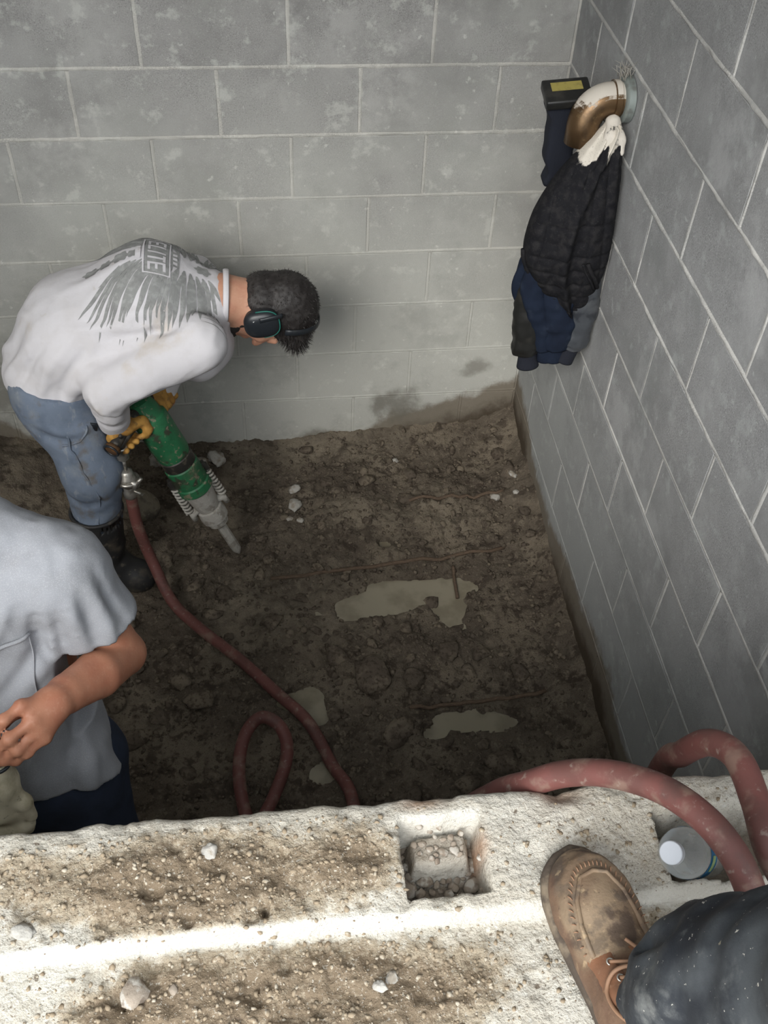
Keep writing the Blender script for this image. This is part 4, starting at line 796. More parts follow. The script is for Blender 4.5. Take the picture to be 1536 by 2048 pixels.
# air inlet hanging beside the barrel
AX, AY = -1.362, -.615
prof = [(-.845, .014), (-.842, .018)]
for i in range(7): prof += [(-.848 - i * .006, .0185), (-.851 - i * .006, .0155)]
b = MB(); b.tube(catmull([JT + JD * .02 + V(-.02, -.03, 0), V(AX + .02, AY + .03, -.825), V(AX, AY, -.838), V(AX, AY, -.85)], 6), .014, 12); adopt(b.build('inlet_elbow', M_dsteel), jh)
b = MB(); b.lathe([(0, .014), (.003, .0185)] + [(.006 + i * .0065 + (.003 if k else 0), .0150 if k else .0185) for i in range(7) for k in (0, 1)] + [(.055, .010)], V(AX, AY, -.845), V(0, 0, -1), 18); adopt(b.build('ribbed_swivel', M_zinc), jh)
b = MB(); b.lathe([(0, .0055), (.05, .0055)], V(AX, AY, -.895), V(0, 0, -1), 10); adopt(b.build('inlet_pin', M_zinc), jh)
b = MB(); b.lathe([(0, .010), (.004, .019), (.022, .021), (.026, .026), (.040, .028), (.054, .026), (.058, .019), (.066, .019)], V(AX, AY, -.942), V(0, 0, -1), 20); b.tube([V(AX + .03 * math.cos(t), AY + .03 * math.sin(t), -.982) for t in np.linspace(-2.2, .9, 14)], .007, 8); cp = adopt(b.build('claw_coupling', M_zinc), jh)
b = MB(); b.tube([V(AX, AY, -.985), V(AX + .03, AY - .028, -.985)], [.016, .012], 12); b.tube([V(AX + .028, AY - .026, -.98), V(AX + .045, AY - .02, -.96)], .006, 8); q = b.build('coupling_lug', M_zinc); q.parent = cp; q.matrix_parent_inverse = cp.matrix_parent_inverse.copy() if False else Matrix()
b = MB(); b.lathe([(0, .017), (.004, .0195), (.02, .0185), (.022, .0205), (.045, .0205), (.05, .018)], V(AX, AY, -1.006), V(0, 0, -1), 18); b.tube([V(AX, AY, -1.022), V(AX + .035, AY - .02, -1.028)], .005, 6); b.tube([V(AX, AY, -1.03), V(AX + .04, AY - .012, -1.04)], .005, 6); adopt(b.build('hose_clamp', M_zinc), jh)

# ================================================================== air hose
m = Mat('faded_red_rubber', (.150, .056, .048), .62, spec=.4); m.layer(9, (.105, .045, .038), .45, .65, .8).layer(26, (.21, .135, .105), .52, .68, .75, seed=3).layer(80, (.30, .25, .21), .60, .72, .5, seed=5).layer(14, (.07, .042, .036), .58, .72, .6, seed=8).bump(120, .25, .0015); M_hose = m.done()
def fl_pt(x, y, up=.022): return (x, y, gz(x, y) + up)
path = [(AX, AY, -1.04), (AX, AY, -1.10), (AX + .006, AY - .012, -1.20), (-1.325, -.665, -1.32), (-1.27, -.765, -1.40)] + [fl_pt(*q) for q in ((-1.18, -.87), (-1.06, -1.0), (-.95, -1.13), (-.86, -1.25), (-.80, -1.38), (-.755, -1.50), (-.76, -1.66), (-.86, -1.76), (-.98, -1.70))]
path += [(-1.045, -1.55, -1.41), (-1.065, -1.43, -1.36), (-1.045, -1.33, -1.325), (-.995, -1.295, -1.29), (-.940, -1.33, -1.30), (-.930, -1.40, -1.345), (-.985, -1.51, -1.405), (-1.06, -1.62, -1.43), (-1.05, -1.78, -1.43), (-.90, -1.90, -1.43), (-.72, -1.95, -1.40)]
path += [(-.68, -2.02, -1.1), (-.69, -2.10, -.7), (-.68, -2.15, -.3), (-.635, -2.195, -.11), (-.595, -2.222, -.030), (-.557, -2.238, .018), (-.515, -2.270, .068), (-.470, -2.318, .108), (-.438, -2.374, .130), (-.416, -2.424, .124), (-.398, -2.470, .088), (-.375, -2.505, .035), (-.335, -2.50, .025), (-.345, -2.455, .075), (-.368, -2.405, .112), (-.362, -2.345, .112), (-.360, -2.281, .104), (-.369, -2.235, .064), (-.372, -2.200, -.025), (-.372, -2.172, -.135), (-.36, -2.16, -.6), (-.33, -2.12, -1.1), (-.30, -2.05, -1.4), (-.30, -1.9, -1.43)]
b = MB(); b.tube(catmull(path, 9), .0182, 16); tag(b.build('air_hose', M_hose), 'faded red rubber air hose running from the jackhammer over the mud and ledge', 'hose')

# ================================================================== wall pipe, coats, pouch
m = Mat('old_brass_pipe', (.17, .105, .055), .36, .75); m.layer(14, (.075, .052, .035), .48, .66, .8).layer(60, (.27, .19, .10), .58, .68, .5, seed=2)
n_ = m.N.new('ShaderNodeNewGeometry'); sx = m.N.new('ShaderNodeSeparateXYZ'); m.L.new(n_.outputs['True Normal'], sx.inputs[0]); up_ = m.math('ADD', sx.outputs[2], m.math('MULTIPLY', m.math('SUBTRACT', m.noise(45, 5, .6), .5), .9)); dustm = m.ramp(up_, .45, .62)
m.mix(dustm, (.62, .57, .50), .95); m.rough(m.math('ADD', m.math('MULTIPLY', dustm, .55), .34)); mm_ = m.math('MULTIPLY', m.math('SUBTRACT', 1.0, dustm), .75); m.L.new(mm_, m.b.inputs['Metallic']); m.bump(150, .3, .001); M_pipe = m.done()
PX, PY, PZ, PR = 0.0, -.515, .135, .041
pp = empty('elbow_pipe', (0, PY, PZ)); tag(pp, 'old brass elbow pipe with white dust coming out of the right wall', 'pipe')
arc = [V(-.002, PY, PZ), V(-.03, PY, PZ), V(-.048, PY, PZ)] + [V(-.048 - .062 * math.sin(t), PY - .010 * (1 - math.cos(t)), PZ - .062 * (1 - math.cos(t))) for t in np.linspace(.12, 1.5, 12)] + [V(-.111, PY - .012, PZ - .105)]
b = MB(); b.tube(arc, PR, 28); adopt(b.build('elbow', M_pipe), pp)
m = Mat('galvanised_collar', (.36, .40, .38), .45, .6); m.layer(30, (.22, .22, .20), .5, .66, .7).bump(80, .2, .001); M_galv = m.done()
b = MB(); b.lathe([(0, .050), (.002, .055), (.018, .055), (.022, .051), (.024, .042)], V(-.001, PY, PZ), V(-1, 0, 0), 32); adopt(sharp(b.build('wall_collar', M_galv)), pp)
b = MB(); b.lathe([(0, .0425), (.002, .046), (.016, .046), (.018, .0425)], V(-.030, PY, PZ), V(-1, 0, 0), 28); adopt(sharp(b.build('pipe_rim', M_pipe)), pp)
b = MB(); r = random.Random(2)
for i in range(26):
    a = V(-.008 - r.random() * .03, PY + r.uniform(-.012, .02), PZ + .05); b.tube([a, a + V(r.uniform(-.012, .008), r.uniform(-.008, .008), r.uniform(.012, .03)), a + V(r.uniform(-.026, .012), r.uniform(-.015, .015), r.uniform(.02, .042))], [.0012, .0009, .0003], 4)
m = Mat('frayed_fibre', (.36, .34, .30), .95); M_fray = m.done(); adopt(b.build('frayed_packing', M_fray), pp)

m = Mat('black_quilted_cloth', (.0105, .0105, .0125), .85, spec=.15); m.layer(50, (.022, .021, .022), .45, .65, .8)
upm = m.att('dust'); dn = m.ramp(m.math('ADD', upm, m.math('MULTIPLY', m.math('SUBTRACT', m.noise(60, 6, .7, (1, 1, .35)), .5), .9)), .45, .62); m.mix(dn, (.66, .61, .53), .95)
m.layer(300, (.05, .048, .046), .60, .70, .5, 3, seed=5).bump(700, .3, .0006, 2).bump(60, .3, .002); M_quilt = m.done()
m = cloth('navy_sweat_cloth', (.012, .018, .034), (.008, .011, .021), stains=[(20, (.03, .04, .062), .55, .70, .6, 5, None, 3)]); M_navy = m.done()
m = Mat('black_worn_leather', (.016, .016, .015), .42, spec=.45); m.layer(16, (.045, .042, .036), .48, .68, .7).bump(50, .35, .002).bump(180, .3, .001); M_leath = m.done()
m = Mat('grey_shiny_leather', (.055, .06, .068), .34, spec=.5); m.layer(14, (.12, .125, .13), .48, .66, .7).layer(30, (.02, .022, .028), .55, .68, .7, seed=4).bump(50, .35, .002); M_leath2 = m.done()
m = Mat('black_rib_cuff', (.014, .016, .024), .9); m.bump(260, .5, .0015, 2, (1, 1, .05)); M_cuff = m.done()
m = Mat('yellow_tape', (.36, .30, .085), .7); m.layer(80, (.24, .20, .07), .5, .65, .6); M_yel = m.done()
def loft(name, secs, mat, nseg=64, folds=None, sub=6):
    # secs: (z, cx, cy, rx, ry); resampled, closed sections with folds(t, ang)
    secs = np.array(secs, float); Sx = catmull(secs, sub); n_ = len(Sx); A = np.zeros((n_, nseg, 3)); ang = np.linspace(0, 2 * math.pi, nseg + 1)[:-1]
    for i, (z, cx, cy, rx, ry) in enumerate(Sx):
        f = 1 + (folds(i / (n_ - 1), ang, z) if folds else 0); A[i, :, 0] = cx + rx * np.cos(ang) * f; A[i, :, 1] = cy + ry * np.sin(ang) * f; A[i, :, 2] = z
    b = MB(); b.grid(A, True); b.f.append(tuple(range(nseg))); b.f.append(tuple((n_ - 1) * nseg + k for k in range(nseg))[::-1]); o = fix_normals(b.build(name, mat)); return o, A
# quilted jacket: flattened bundle draped over the pipe, diamond hem pointing down
def quilt():
    nz_, na = 150, 150; A = np.zeros((nz_, na, 3)); D = np.zeros((nz_, na)); tz = np.linspace(0, 1, nz_)
    zc = np.array([.100, .080, .05, .0, -.06, -.12, -.19, -.25, -.31, -.37, -.42, -.465]); 
    xl = np.array([-.062, -.078, -.105, -.15, -.195, -.225, -.238, -.236, -.20, -.155, -.110, -.075]); xr = np.array([-.030, -.022, -.020, -.012, -.010, -.008, -.006, -.006, -.012, -.022, -.035, -.055])
    yc = np.array([-.560, -.566, -.570, -.575, -.590, -.600, -.605, -.608, -.606, -.602, -.598, -.595]); ry = np.array([.020, .028, .036, .044, .052, .058, .060, .056, .050, .042, .032, .018])
    zz = np.interp(tz, np.linspace(0, 1, len(zc)), zc); XL, XR, YC, RY = (np.interp(zz, zc[::-1], q[::-1]) for q in (xl, xr, yc, ry))
    def sm(a): 
        for _ in range(6): a = np.convolve(np.pad(a, 3, mode='edge'), np.ones(7) / 7, 'valid')
        return a
    XL, XR, YC, RY = sm(XL), sm(XR), sm(YC), sm(RY); ang = np.linspace(0, 2 * math.pi, na + 1)[:-1]
    for i in range(nz_):
        c, hw = (XL[i] + XR[i]) / 2, (XR[i] - XL[i]) / 2; x = c + hw * np.cos(ang); sy = np.sin(ang); y = YC[i] + RY[i] * np.sign(sy) * np.abs(sy) ** .8
        u = (x - XL[i]) / (2 * hw + 1e-6); front = sst(0, -.35, sy)
        fold = .016 * np.exp(-((u - (.52 - .18 * tz[i])) / .07) ** 2) * -1 + .010 * np.exp(-((u - (.66 - .18 * tz[i])) / .09) ** 2) + .007 * np.sin(u * 21 - tz[i] * 5) * (1 - tz[i]) ** 2 * 1.2
        # quilting: square pillows about 42 mm, fading in the pocket panel
        q1 = np.abs(np.sin(math.pi * (x + .30 * (zz[i] + .2) * (u - .5)) / .040)); q2 = abs(math.sin(math.pi * zz[i] / .044)); pil = np.minimum(q1, q2) ** .42; quil = front * sst(.08, .02, zz[i] * 1.0)
        y = y - front * (fold * -1) - quil * .0095 * pil - .003 * fbm(np.stack([x * 18, y * 18, np.full(na, zz[i] * 18)], -1), 2)
        A[i, :, 0] = np.minimum(x, -.004); A[i, :, 1] = y; A[i, :, 2] = zz[i] + .012 * np.sin(u * 3.1) * (tz[i] > .9)
        D[i] = sst(.005, .065, zz[i] + .022 * np.sin(u * 13) + .012 * vnoise(np.stack([u * 9, np.full(na, 1.), np.full(na, 2.)], -1)))
    b = MB(); b.grid(A, True); b.f.append(tuple(range(na))); b.f.append(tuple((nz_ - 1) * na + k for k in range(na))[::-1]); return b, A, D
jk = empty('quilted_jacket', (-.1, -.6, -.46)); tag(jk, 'black quilted jacket with white dusty collar hanging from the brass pipe', 'jacket')
b, A, D = quilt(); o = fix_normals(b.build('quilted_shell', M_quilt)); attr(o, 'dust', D.ravel()); adopt(o, jk)
fr = A[:, :, 1] - A[:, :, 1].mean(1)[:, None]
m = Mat('dusty_pale_collar', (.64, .59, .52), .95); m.layer(50, (.04, .038, .036), .56, .66, .9, stretch=(1, 1, .4)).bump(200, .3, .001); M_dusty = m.done()
col_ = SDF((-.16, -.64, -.0), (.0, -.46, .2), .004)
col_.chain([V(-.052, -.560, .100), V(-.058, -.588, .075), V(-.070, -.600, .050)], [.013, .014, .008], .012).chain([V(-.040, -.560, .102), V(-.032, -.590, .070), V(-.026, -.604, .040)], [.011, .012, .007], .010).chain([V(-.046, -.562, .104), V(-.046, -.530, .086), V(-.046, -.50, .085), V(-.046, -.466, .12)], [.010, .009, .009, .009], .012)
col_.warp(lambda P: .004 * fbm(P * np.array((60, 60, 18)), 2)); adopt(col_.build('collar', M_dusty), jk)
b = MB(); i0 = 96; jl = A.shape[1] // 2
hem = [A[i, np.argmin(A[i, :, 0])] + V(-.002, -.004, 0) for i in range(88, 148, 4)]; b.tube(hem, .0065, 8); adopt(b.build('hem_binding', M_quilt), jk)
def front_pt(x, z, off=.005):
    i = int(np.argmin(np.abs(A[:, 0, 2] - z))); k = [j for j in range(A.shape[1]) if A[i, j, 1] < A[i, :, 1].mean()]; j = min(k, key=lambda q: abs(A[i, q, 0] - x)); return A[i, j] + V(0, -off, 0)
b = MB(); b.tube(catmull([front_pt(-.075, -.235), front_pt(-.062, -.26), front_pt(-.045, -.29), front_pt(-.028, -.32)], 4), .006, 8); b.tube(catmull([front_pt(-.089, -.235), front_pt(-.074, -.262), front_pt(-.058, -.292), front_pt(-.042, -.322)], 4), .0035, 8); adopt(b.build('pocket_welt', M_quilt), jk)
def sleeve(name, pts, rs, mat, cuff_pts, cuff_r, root, sq=1.0, seed=0, cuffmat=None):
    P_ = catmull(pts, 14); n_ = len(P_); rr = np.interp(np.linspace(0, 1, n_), np.linspace(0, 1, len(rs)), rs); s_ = np.linspace(0, 1, n_); rr = rr * (1 + .025 * np.sin(s_ * 23 + seed) + .02 * np.sin(s_ * 41 + 2 * seed))
    b = MB(); b.tube(P_, rr, 28, True, flat=(V(1, 0, 0), 1.0, sq)); v = np.array(b.v); nn = fbm(v * np.array((30, 30, 17)) + seed * 5, 3); c = np.repeat(P_, 28, 0); b.v = [tuple(q) for q in c + (v - c) * (1 + .26 * nn[:, None])]
    o = adopt(b.build(name, mat), root); b = MB(); C_ = catmull(cuff_pts, 6); b.tube(C_, cuff_r, 28, True, flat=(V(1, 0, 0), 1.0, sq)); v = np.array(b.v); c = np.repeat(C_, 28, 0); th = np.tile(np.arange(28), len(C_)); b.v = [tuple(q) for q in c + (v - c) * (1 + .05 * np.sin(th * math.pi))[:, None]]
    q = b.build('ribbed_cuff', cuffmat or M_cuff); q.parent = o; return o
lj = empty('leather_jacket', (-.1, -.58, -.62)); tag(lj, 'black worn leather jacket whose sleeves hang under the quilted jacket', 'jacket')
sleeve('sleeve', [(-.17, -.575, -.22), (-.185, -.580, -.36), (-.185, -.585, -.46), (-.180, -.588, -.545), (-.172, -.588, -.575)], [.045, .046, .044, .048, .040], M_leath, [(-.172, -.588, -.565), (-.168, -.588, -.595), (-.163, -.588, -.628)], [.030, .028, .033], lj, .75, 1)
sleeve('sleeve', [(-.060, -.60, -.25), (-.042, -.612, -.36), (-.040, -.618, -.44), (-.046, -.620, -.51), (-.054, -.620, -.54)], [.036, .037, .036, .037, .031], M_leath2, [(-.053, -.620, -.53), (-.060, -.620, -.558), (-.068, -.620, -.590)], [.026, .025, .026], lj, .8, 2)
nv = empty('navy_sweatshirt', (-.12, -.59, -.60)); tag(nv, 'navy blue sweatshirt hanging behind the quilted jacket, sleeve ends bunched', 'sweatshirt')
def nav_f(t, a, z): return .07 * np.sin(a * 5 + z * 21) + .05 * np.sin(a * 9 - z * 12) + .05 * vnoise(np.stack([np.cos(a) * 3, np.sin(a) * 3, np.full_like(a, z * 14)], -1))
o, _ = loft('sweatshirt_body', [(.04, -.070, -.545, .02, .015), (-.05, -.100, -.56, .045, .025), (-.2, -.130, -.575, .07, .035), (-.3, -.150, -.58, .083, .042), (-.38, -.145, -.572, .083, .045), (-.45, -.125, -.575, .070, .042), (-.51, -.108, -.58, .055, .036)], M_navy, 72, nav_f); adopt(o, nv)
sleeve('sleeve', [(-.165, -.60, -.25), (-.190, -.606, -.33), (-.175, -.608, -.40), (-.150, -.608, -.47), (-.128, -.606, -.55)], [.036, .038, .034, .030, .028], M_navy, [(-.13, -.606, -.535), (-.122, -.606, -.565), (-.118, -.606, -.592)], [.026, .026, .027], nv, .8, 4, M_navy)
sleeve('sleeve', [(-.11, -.605, -.30), (-.118, -.612, -.38), (-.108, -.614, -.46), (-.098, -.612, -.54)], [.045, .047, .048, .038], M_navy, [(-.10, -.612, -.53), (-.10, -.611, -.56), (-.10, -.610, -.590)], [.030, .029, .029], nv, .8, 6, M_navy)
# pouch behind the pipe
pc = empty('fabric_pouch', (-.16, -.46, -.02)); tag(pc, 'black fabric pouch with yellow strip on its flat top beside the pipe', 'pouch')
def pouch_grid(layers, nseg=44, p=4.5):
    A = []
    for z, cx, cy, rx, ry in layers: A.append([(cx + rx * math.copysign(abs(math.cos(t)) ** (2 / p), math.cos(t)), cy + ry * math.copysign(abs(math.sin(t)) ** (2 / p), math.sin(t)), z + .006 * math.sin(2 * t + z * 30)) for t in np.linspace(0, 2 * math.pi, nseg + 1)[:-1]])
    A = np.array(A); b = MB(); b.grid(A, True); b.f.append(tuple(range(nseg))); b.f.append(tuple((len(A) - 1) * nseg + k for k in range(nseg))[::-1]); return b
zs_ = np.linspace(.108, -.12, 24); o = fix_normals(pouch_grid([(z, -.135 + .02 * (.1 - z) + .004 * math.sin(z * 60), -.438, .050 - .09 * (.1 - z) + .003 * math.sin(z * 90), .036 - .05 * (.1 - z)) for z in zs_]).build('pouch_body', M_cuff)); adopt(o, pc)
MT = np.array(Matrix.Rotation(math.radians(14), 3, 'X') @ Matrix.Rotation(math.radians(-5), 3, 'Y'))
b = MB(); b.box((-.142, -.453, .122), .118, .085, .026, MT, .006); adopt(b.build('pouch_flap', M_leath), pc)
b = MB(); b.box(V(-.142, -.453, .122) + MT @ V(.0, .012, .0132), .078, .030, .0012, MT); adopt(b.build('yellow_strip', M_yel, None, False), pc)
# ================================================================== worker in the grey tee shirt
W2 = empty('person', (-1.50, -1.74, FLOOR)); tag(W2, 'worker in grey pocket tee shirt and dark jeans standing against the ledge', 'person')
SH2, EL2, WR2 = V(-1.330, -1.618, -.225), V(-1.243, -1.650, -.448), V(-1.332, -1.828, -.335)
SH2r, EL2r, WR2r = V(-1.68, -1.62, -.20), V(-1.74, -1.76, -.42), V(-1.60, -1.90, -.40)
NK2, HC2 = V(-1.505, -1.59, -.09), V(-1.565, -1.63, .085); HR2 = frame((-.35, -.9, -.35), (-.15, -.25, 1)); XX = V(1, 0, 0)
s = SDF((-1.90, -2.02, -1.46), (-1.14, -1.46, .23), .0058); L2 = head_prims(s, HC2, HR2)
s.cone(NK2, L2(-.03, 0, -.04), .060, .056, .03).cone(V(-1.49, -1.58, -.22), V(-1.48, -1.66, -.72), .10, .11, .05, (XX, 1.35)).cone(NK2, V(-1.49, -1.58, -.22), .06, .09, .06, (XX, 1.3))
s.chain([SH2, EL2], [.058, .046], .008).chain([EL2, EL2 * .55 + WR2 * .45 + V(.008, -.003, .002), EL2 * .15 + WR2 * .85, WR2], [.046, .0455, .036, .032], .006, None)
s.ell(EL2 + V(.012, .008, -.012), np.eye(3), (.028, .030, .030), .02)
s.chain([SH2r, EL2r, WR2r], [.055, .045, .032], .03)
KN = [(-1.379, -1.858, -.296), (-1.361, -1.875, -.316), (-1.353, -1.881, -.334), (-1.347, -1.888, -.354)]
MD = [((-1.405, -1.883, -.296), (-1.430, -1.888, -.332)), ((-1.399, -1.905, -.322), (-1.428, -1.908, -.357)), ((-1.390, -1.912, -.348), (-1.419, -1.911, -.379)), ((-1.377, -1.910, -.365), (-1.401, -1.909, -.388))]
TP = [(-1.444, -1.889, -.362), (-1.442, -1.905, -.390), (-1.434, -1.906, -.403), (-1.416, -1.901, -.410)]
hand_prims(s, WR2, KN, TP, MD, [(-1.350, -1.832, -.328), (-1.392, -1.838, -.335), (-1.425, -1.850, -.355), (-1.448, -1.862, -.375)], back=(0, -.6, .8))
dl = V(-.085, -.02, -.005); WRr = WR2r
hand_prims(s, WRr, [tuple(WRr + V(.06, -.03, .02 - .018 * i)) for i in range(4)], [tuple(WRr + V(.10, .015, .0 - .018 * i)) for i in range(4)], [(tuple(WRr + V(.095, -.035, .02 - .018 * i)), tuple(WRr + V(.115, -.01, .01 - .018 * i))) for i in range(4)], [tuple(WRr + V(.02, 0, .02)), tuple(WRr + V(.05, .02, .035)), tuple(WRr + V(.08, .03, .03)), tuple(WRr + V(.10, .03, .02))])
for sx, kx in ((-1.39, -1.37), (-1.58, -1.62)): s.chain([V(sx, -1.69, -.72), V(kx, -1.76, -1.02), V(kx, -1.72, -1.38)], [.075, .05, .035], .04); s.cone(V(kx, -1.72, -1.40), V(kx - .02, -1.80, -1.425), .035, .03, .03)
ob = s.build('body', M_skin2); v = np.array([q.co for q in ob.data.vertices]); 
tc = V(-1.318, -1.690, -.385); dd = np.linalg.norm((v - tc) * V(1, 1, .9), axis=1); attr(ob, 'tattoo', np.clip(1.25 - dd / .026, 0, 1) * (.5 + .8 * vnoise(v * 120))); adopt(ob, W2)
s = SDF((-1.86, -1.92, -.86), (-1.10, -1.38, .03), .0062)
s.cone(V(-1.495, -1.60, -.235), V(-1.485, -1.655, -.46), .125, .128, .08, (XX, 1.42)).cone(V(-1.485, -1.655, -.46), V(-1.475, -1.70, -.72), .128, .140, .06, (XX, 1.30)).cone(V(-1.505, -1.585, -.135), V(-1.49, -1.60, -.25), .080, .115, .06, (XX, 1.5))
s.cone(V(-1.345, -1.76, -.66), V(-1.325, -1.775, -.73), .045, .050, .05)
s.plane(V(-1.32, -1.76, -.712), unit(V(.10, -.55, -1)))
s.chain([SH2 + V(-.03, .005, .02), SH2, SH2 * .42 + EL2 * .58], [.078, .084, .082], .04).chain([SH2r, SH2r * .4 + EL2r * .6], [.088, .084], .045)
s.plane(SH2 * .42 + EL2 * .58, unit(V(.18, -.10, -.97)), lo=(-1.345, -1.80, -.56), hi=(-1.10, -1.52, -.26)).plane(SH2r * .4 + EL2r * .6, unit(EL2r - SH2r), lo=(-1.90, -1.9, -.6), hi=(-1.68, -1.5, -.2))
s.cone(SH2 * .45 + EL2 * .55, EL2 + (EL2 - SH2) * .3, .064, .066, .006, op='sub')
for pts, w_, a in (
    ([(-1.355, -1.675, -.235), (-1.37, -1.705, -.29), (-1.365, -1.715, -.36)], .011, -.020), ([(-1.345, -1.685, -.30), (-1.36, -1.72, -.345), (-1.40, -1.745, -.38)], .013, .014), ([(-1.375, -1.71, -.31), (-1.41, -1.745, -.36), (-1.45, -1.765, -.39)], .012, -.010),
    ([(-1.30, -1.70, -.22), (-1.295, -1.715, -.28), (-1.29, -1.72, -.335)], .010, .011), ([(-1.275, -1.70, -.20), (-1.265, -1.715, -.27), (-1.265, -1.72, -.34)], .010, -.010), ([(-1.25, -1.69, -.20), (-1.235, -1.70, -.27), (-1.235, -1.705, -.34)], .010, .010), ([(-1.235, -1.66, -.18), (-1.215, -1.675, -.26), (-1.205, -1.675, -.33)], .009, -.009), ([(-1.325, -1.71, -.23), (-1.325, -1.725, -.28), (-1.33, -1.73, -.34)], .009, -.009),
    ([(-1.40, -1.70, -.20), (-1.44, -1.735, -.27), (-1.47, -1.75, -.33)], .012, .008), ([(-1.43, -1.69, -.16), (-1.48, -1.73, -.24), (-1.51, -1.745, -.30)], .012, -.008),
    ([(-1.33, -1.79, -.55), (-1.36, -1.82, -.62), (-1.36, -1.83, -.70)], .012, -.012), ([(-1.30, -1.77, -.56), (-1.31, -1.81, -.63), (-1.32, -1.82, -.70)], .014, .012), ([(-1.38, -1.80, -.48), (-1.42, -1.82, -.56), (-1.43, -1.835, -.66)], .014, .010)): s.ridge(pts, w_, a * 1.3)
s.warp(lambda P: .0050 * fbm(P * np.array((17, 17, 9)), 3) + .0035 * (np.abs(fbm(P * np.array((24, 20, 9)) + 3.3, 2)) - .2) + .0014 * fbm(P * 34, 2)); te = adopt(s.build('tee_shirt', M_tee, smooth=1), W2)
bv2 = BVHTree.FromPolygons([q.co for q in te.data.vertices], [p_.vertices[:] for p_ in te.data.polygons])
def onto(x, z, d=(.05, 1, 0), off=.0035):
    d = unit(V(*d)); h = bv2.ray_cast(Vector(V(x, -1.62, z) - d * .5), Vector(d)); return np.array(h[0]) - d * off if h[0] else V(x, -1.76, z)
pk = [(-1.375, -.275), (-1.375, -.405), (-1.43, -.430), (-1.485, -.405), (-1.485, -.275)]
nu, nv = 20, 24; A = np.zeros((nv, nu, 3))
for i in range(nv):
    for j in range(nu):
        z = -.275 - .14 * i / (nv - 1); x = -1.375 - .11 * j / (nu - 1); z -= .020 * (1 - abs(2 * j / (nu - 1) - 1)) * (i / (nv - 1)); A[i, j] = onto(x, z)
b = MB(); b.grid(A); pkt = adopt(b.build('chest_pocket', M_tee), W2)
b = MB(); b.tube([onto(-1.373 - .114 * t, -.276, off=.006) for t in np.linspace(0, 1, 16)], .004, 6, True); q = b.build('pocket_hem', M_tee); q.parent = pkt
b = MB(); b.tube([onto(-1.375, -.28 - .13 * t, off=.0045) for t in np.linspace(0, 1, 14)], .0015, 6); q = b.build('pocket_seam', M_tee); q.parent = pkt
s = SDF((-1.80, -1.98, -1.46), (-1.15, -1.46, -.58), .009)
s.cone(V(-1.48, -1.68, -.66), V(-1.48, -1.69, -.76), .125, .135, .06, (XX, 1.32)); s.chain([V(-1.395, -1.71, -.77), V(-1.375, -1.77, -1.02), V(-1.375, -1.73, -1.36)], [.118, .092, .075], .05).chain([V(-1.57, -1.70, -.77), V(-1.61, -1.76, -1.02), V(-1.61, -1.73, -1.36)], [.118, .092, .075], .05)
s.plane(V(0, 0, -1.385), (0, 0, -1)).warp(lambda P: .007 * fbm(P * np.array((15, 15, 9)), 3)); adopt(s.build('jeans', M_jean2), W2)
for kx in (-1.375, -1.61): adopt(boot('boot', (kx, -1.71, -1.36), (kx, -1.71, -1.22), (kx - .03, -1.88, gz(kx, -1.8) - .004), M_rubber), W2)
s = SDF(HC2 - .2, HC2 + .2, .006); s.ell(L2(-.016, 0, .034), HR2, (.104, .082, .096), .02).plane(L2(.062, 0, .020), unit(HR2.T @ V(1, 0, -1.05))).plane(L2(-.03, 0, -.05), unit(HR2.T @ V(.1, 0, -1))).warp(lambda P: .004 * fbm(P * 60, 3)); adopt(s.build('hair', M_hair, smooth=0), W2)
# pale glove dangling from his fist
m = Mat('cream_leather', (.60, .55, .41), .75); m.layer(16, (.33, .29, .19), .48, .66, .8).layer(70, (.20, .17, .12), .60, .70, .6, seed=2).bump(120, .3, .0015); M_cream = m.done()
wg = empty('work_glove', (-1.47, -1.885, -.68)); tag(wg, 'cream leather work glove dangling from the fist of the grey-shirted worker', 'glove')
s = SDF((-1.60, -1.97, -.80), (-1.38, -1.82, -.40), .0045); yv = V(0, 1, 0)
s.chain([V(-1.448, -1.884, -.425), V(-1.462, -1.886, -.50), V(-1.475, -1.886, -.57)], [.020, .034, .042], .02, (XX, 1.05))
for i, (dx, ln) in enumerate(((.033, .085), (.012, .105), (-.010, .10), (-.031, .08))): s.chain([V(-1.475 + dx * .9, -1.888, -.59), V(-1.478 + dx * 1.15, -1.896, -.59 - ln * .6), V(-1.48 + dx * 1.2, -1.890, -.59 - ln)], [.0165, .0155, .0125], .022)
s.chain([V(-1.445, -1.89, -.52), V(-1.424, -1.90, -.555), V(-1.418, -1.905, -.60)], [.016, .0145, .012], .012); s.warp(lambda P: .002 * fbm(P * 30, 2)); adopt(s.build('glove_hand', M_cream), wg)
b = MB(); b.tube([V(-1.448 + .024 * math.cos(t), -1.884 + .022 * math.sin(t), -.430) for t in np.linspace(0, 2 * math.pi, 25)], .004, 8, False); adopt(b.build('glove_cuff', M_blkpl), wg)

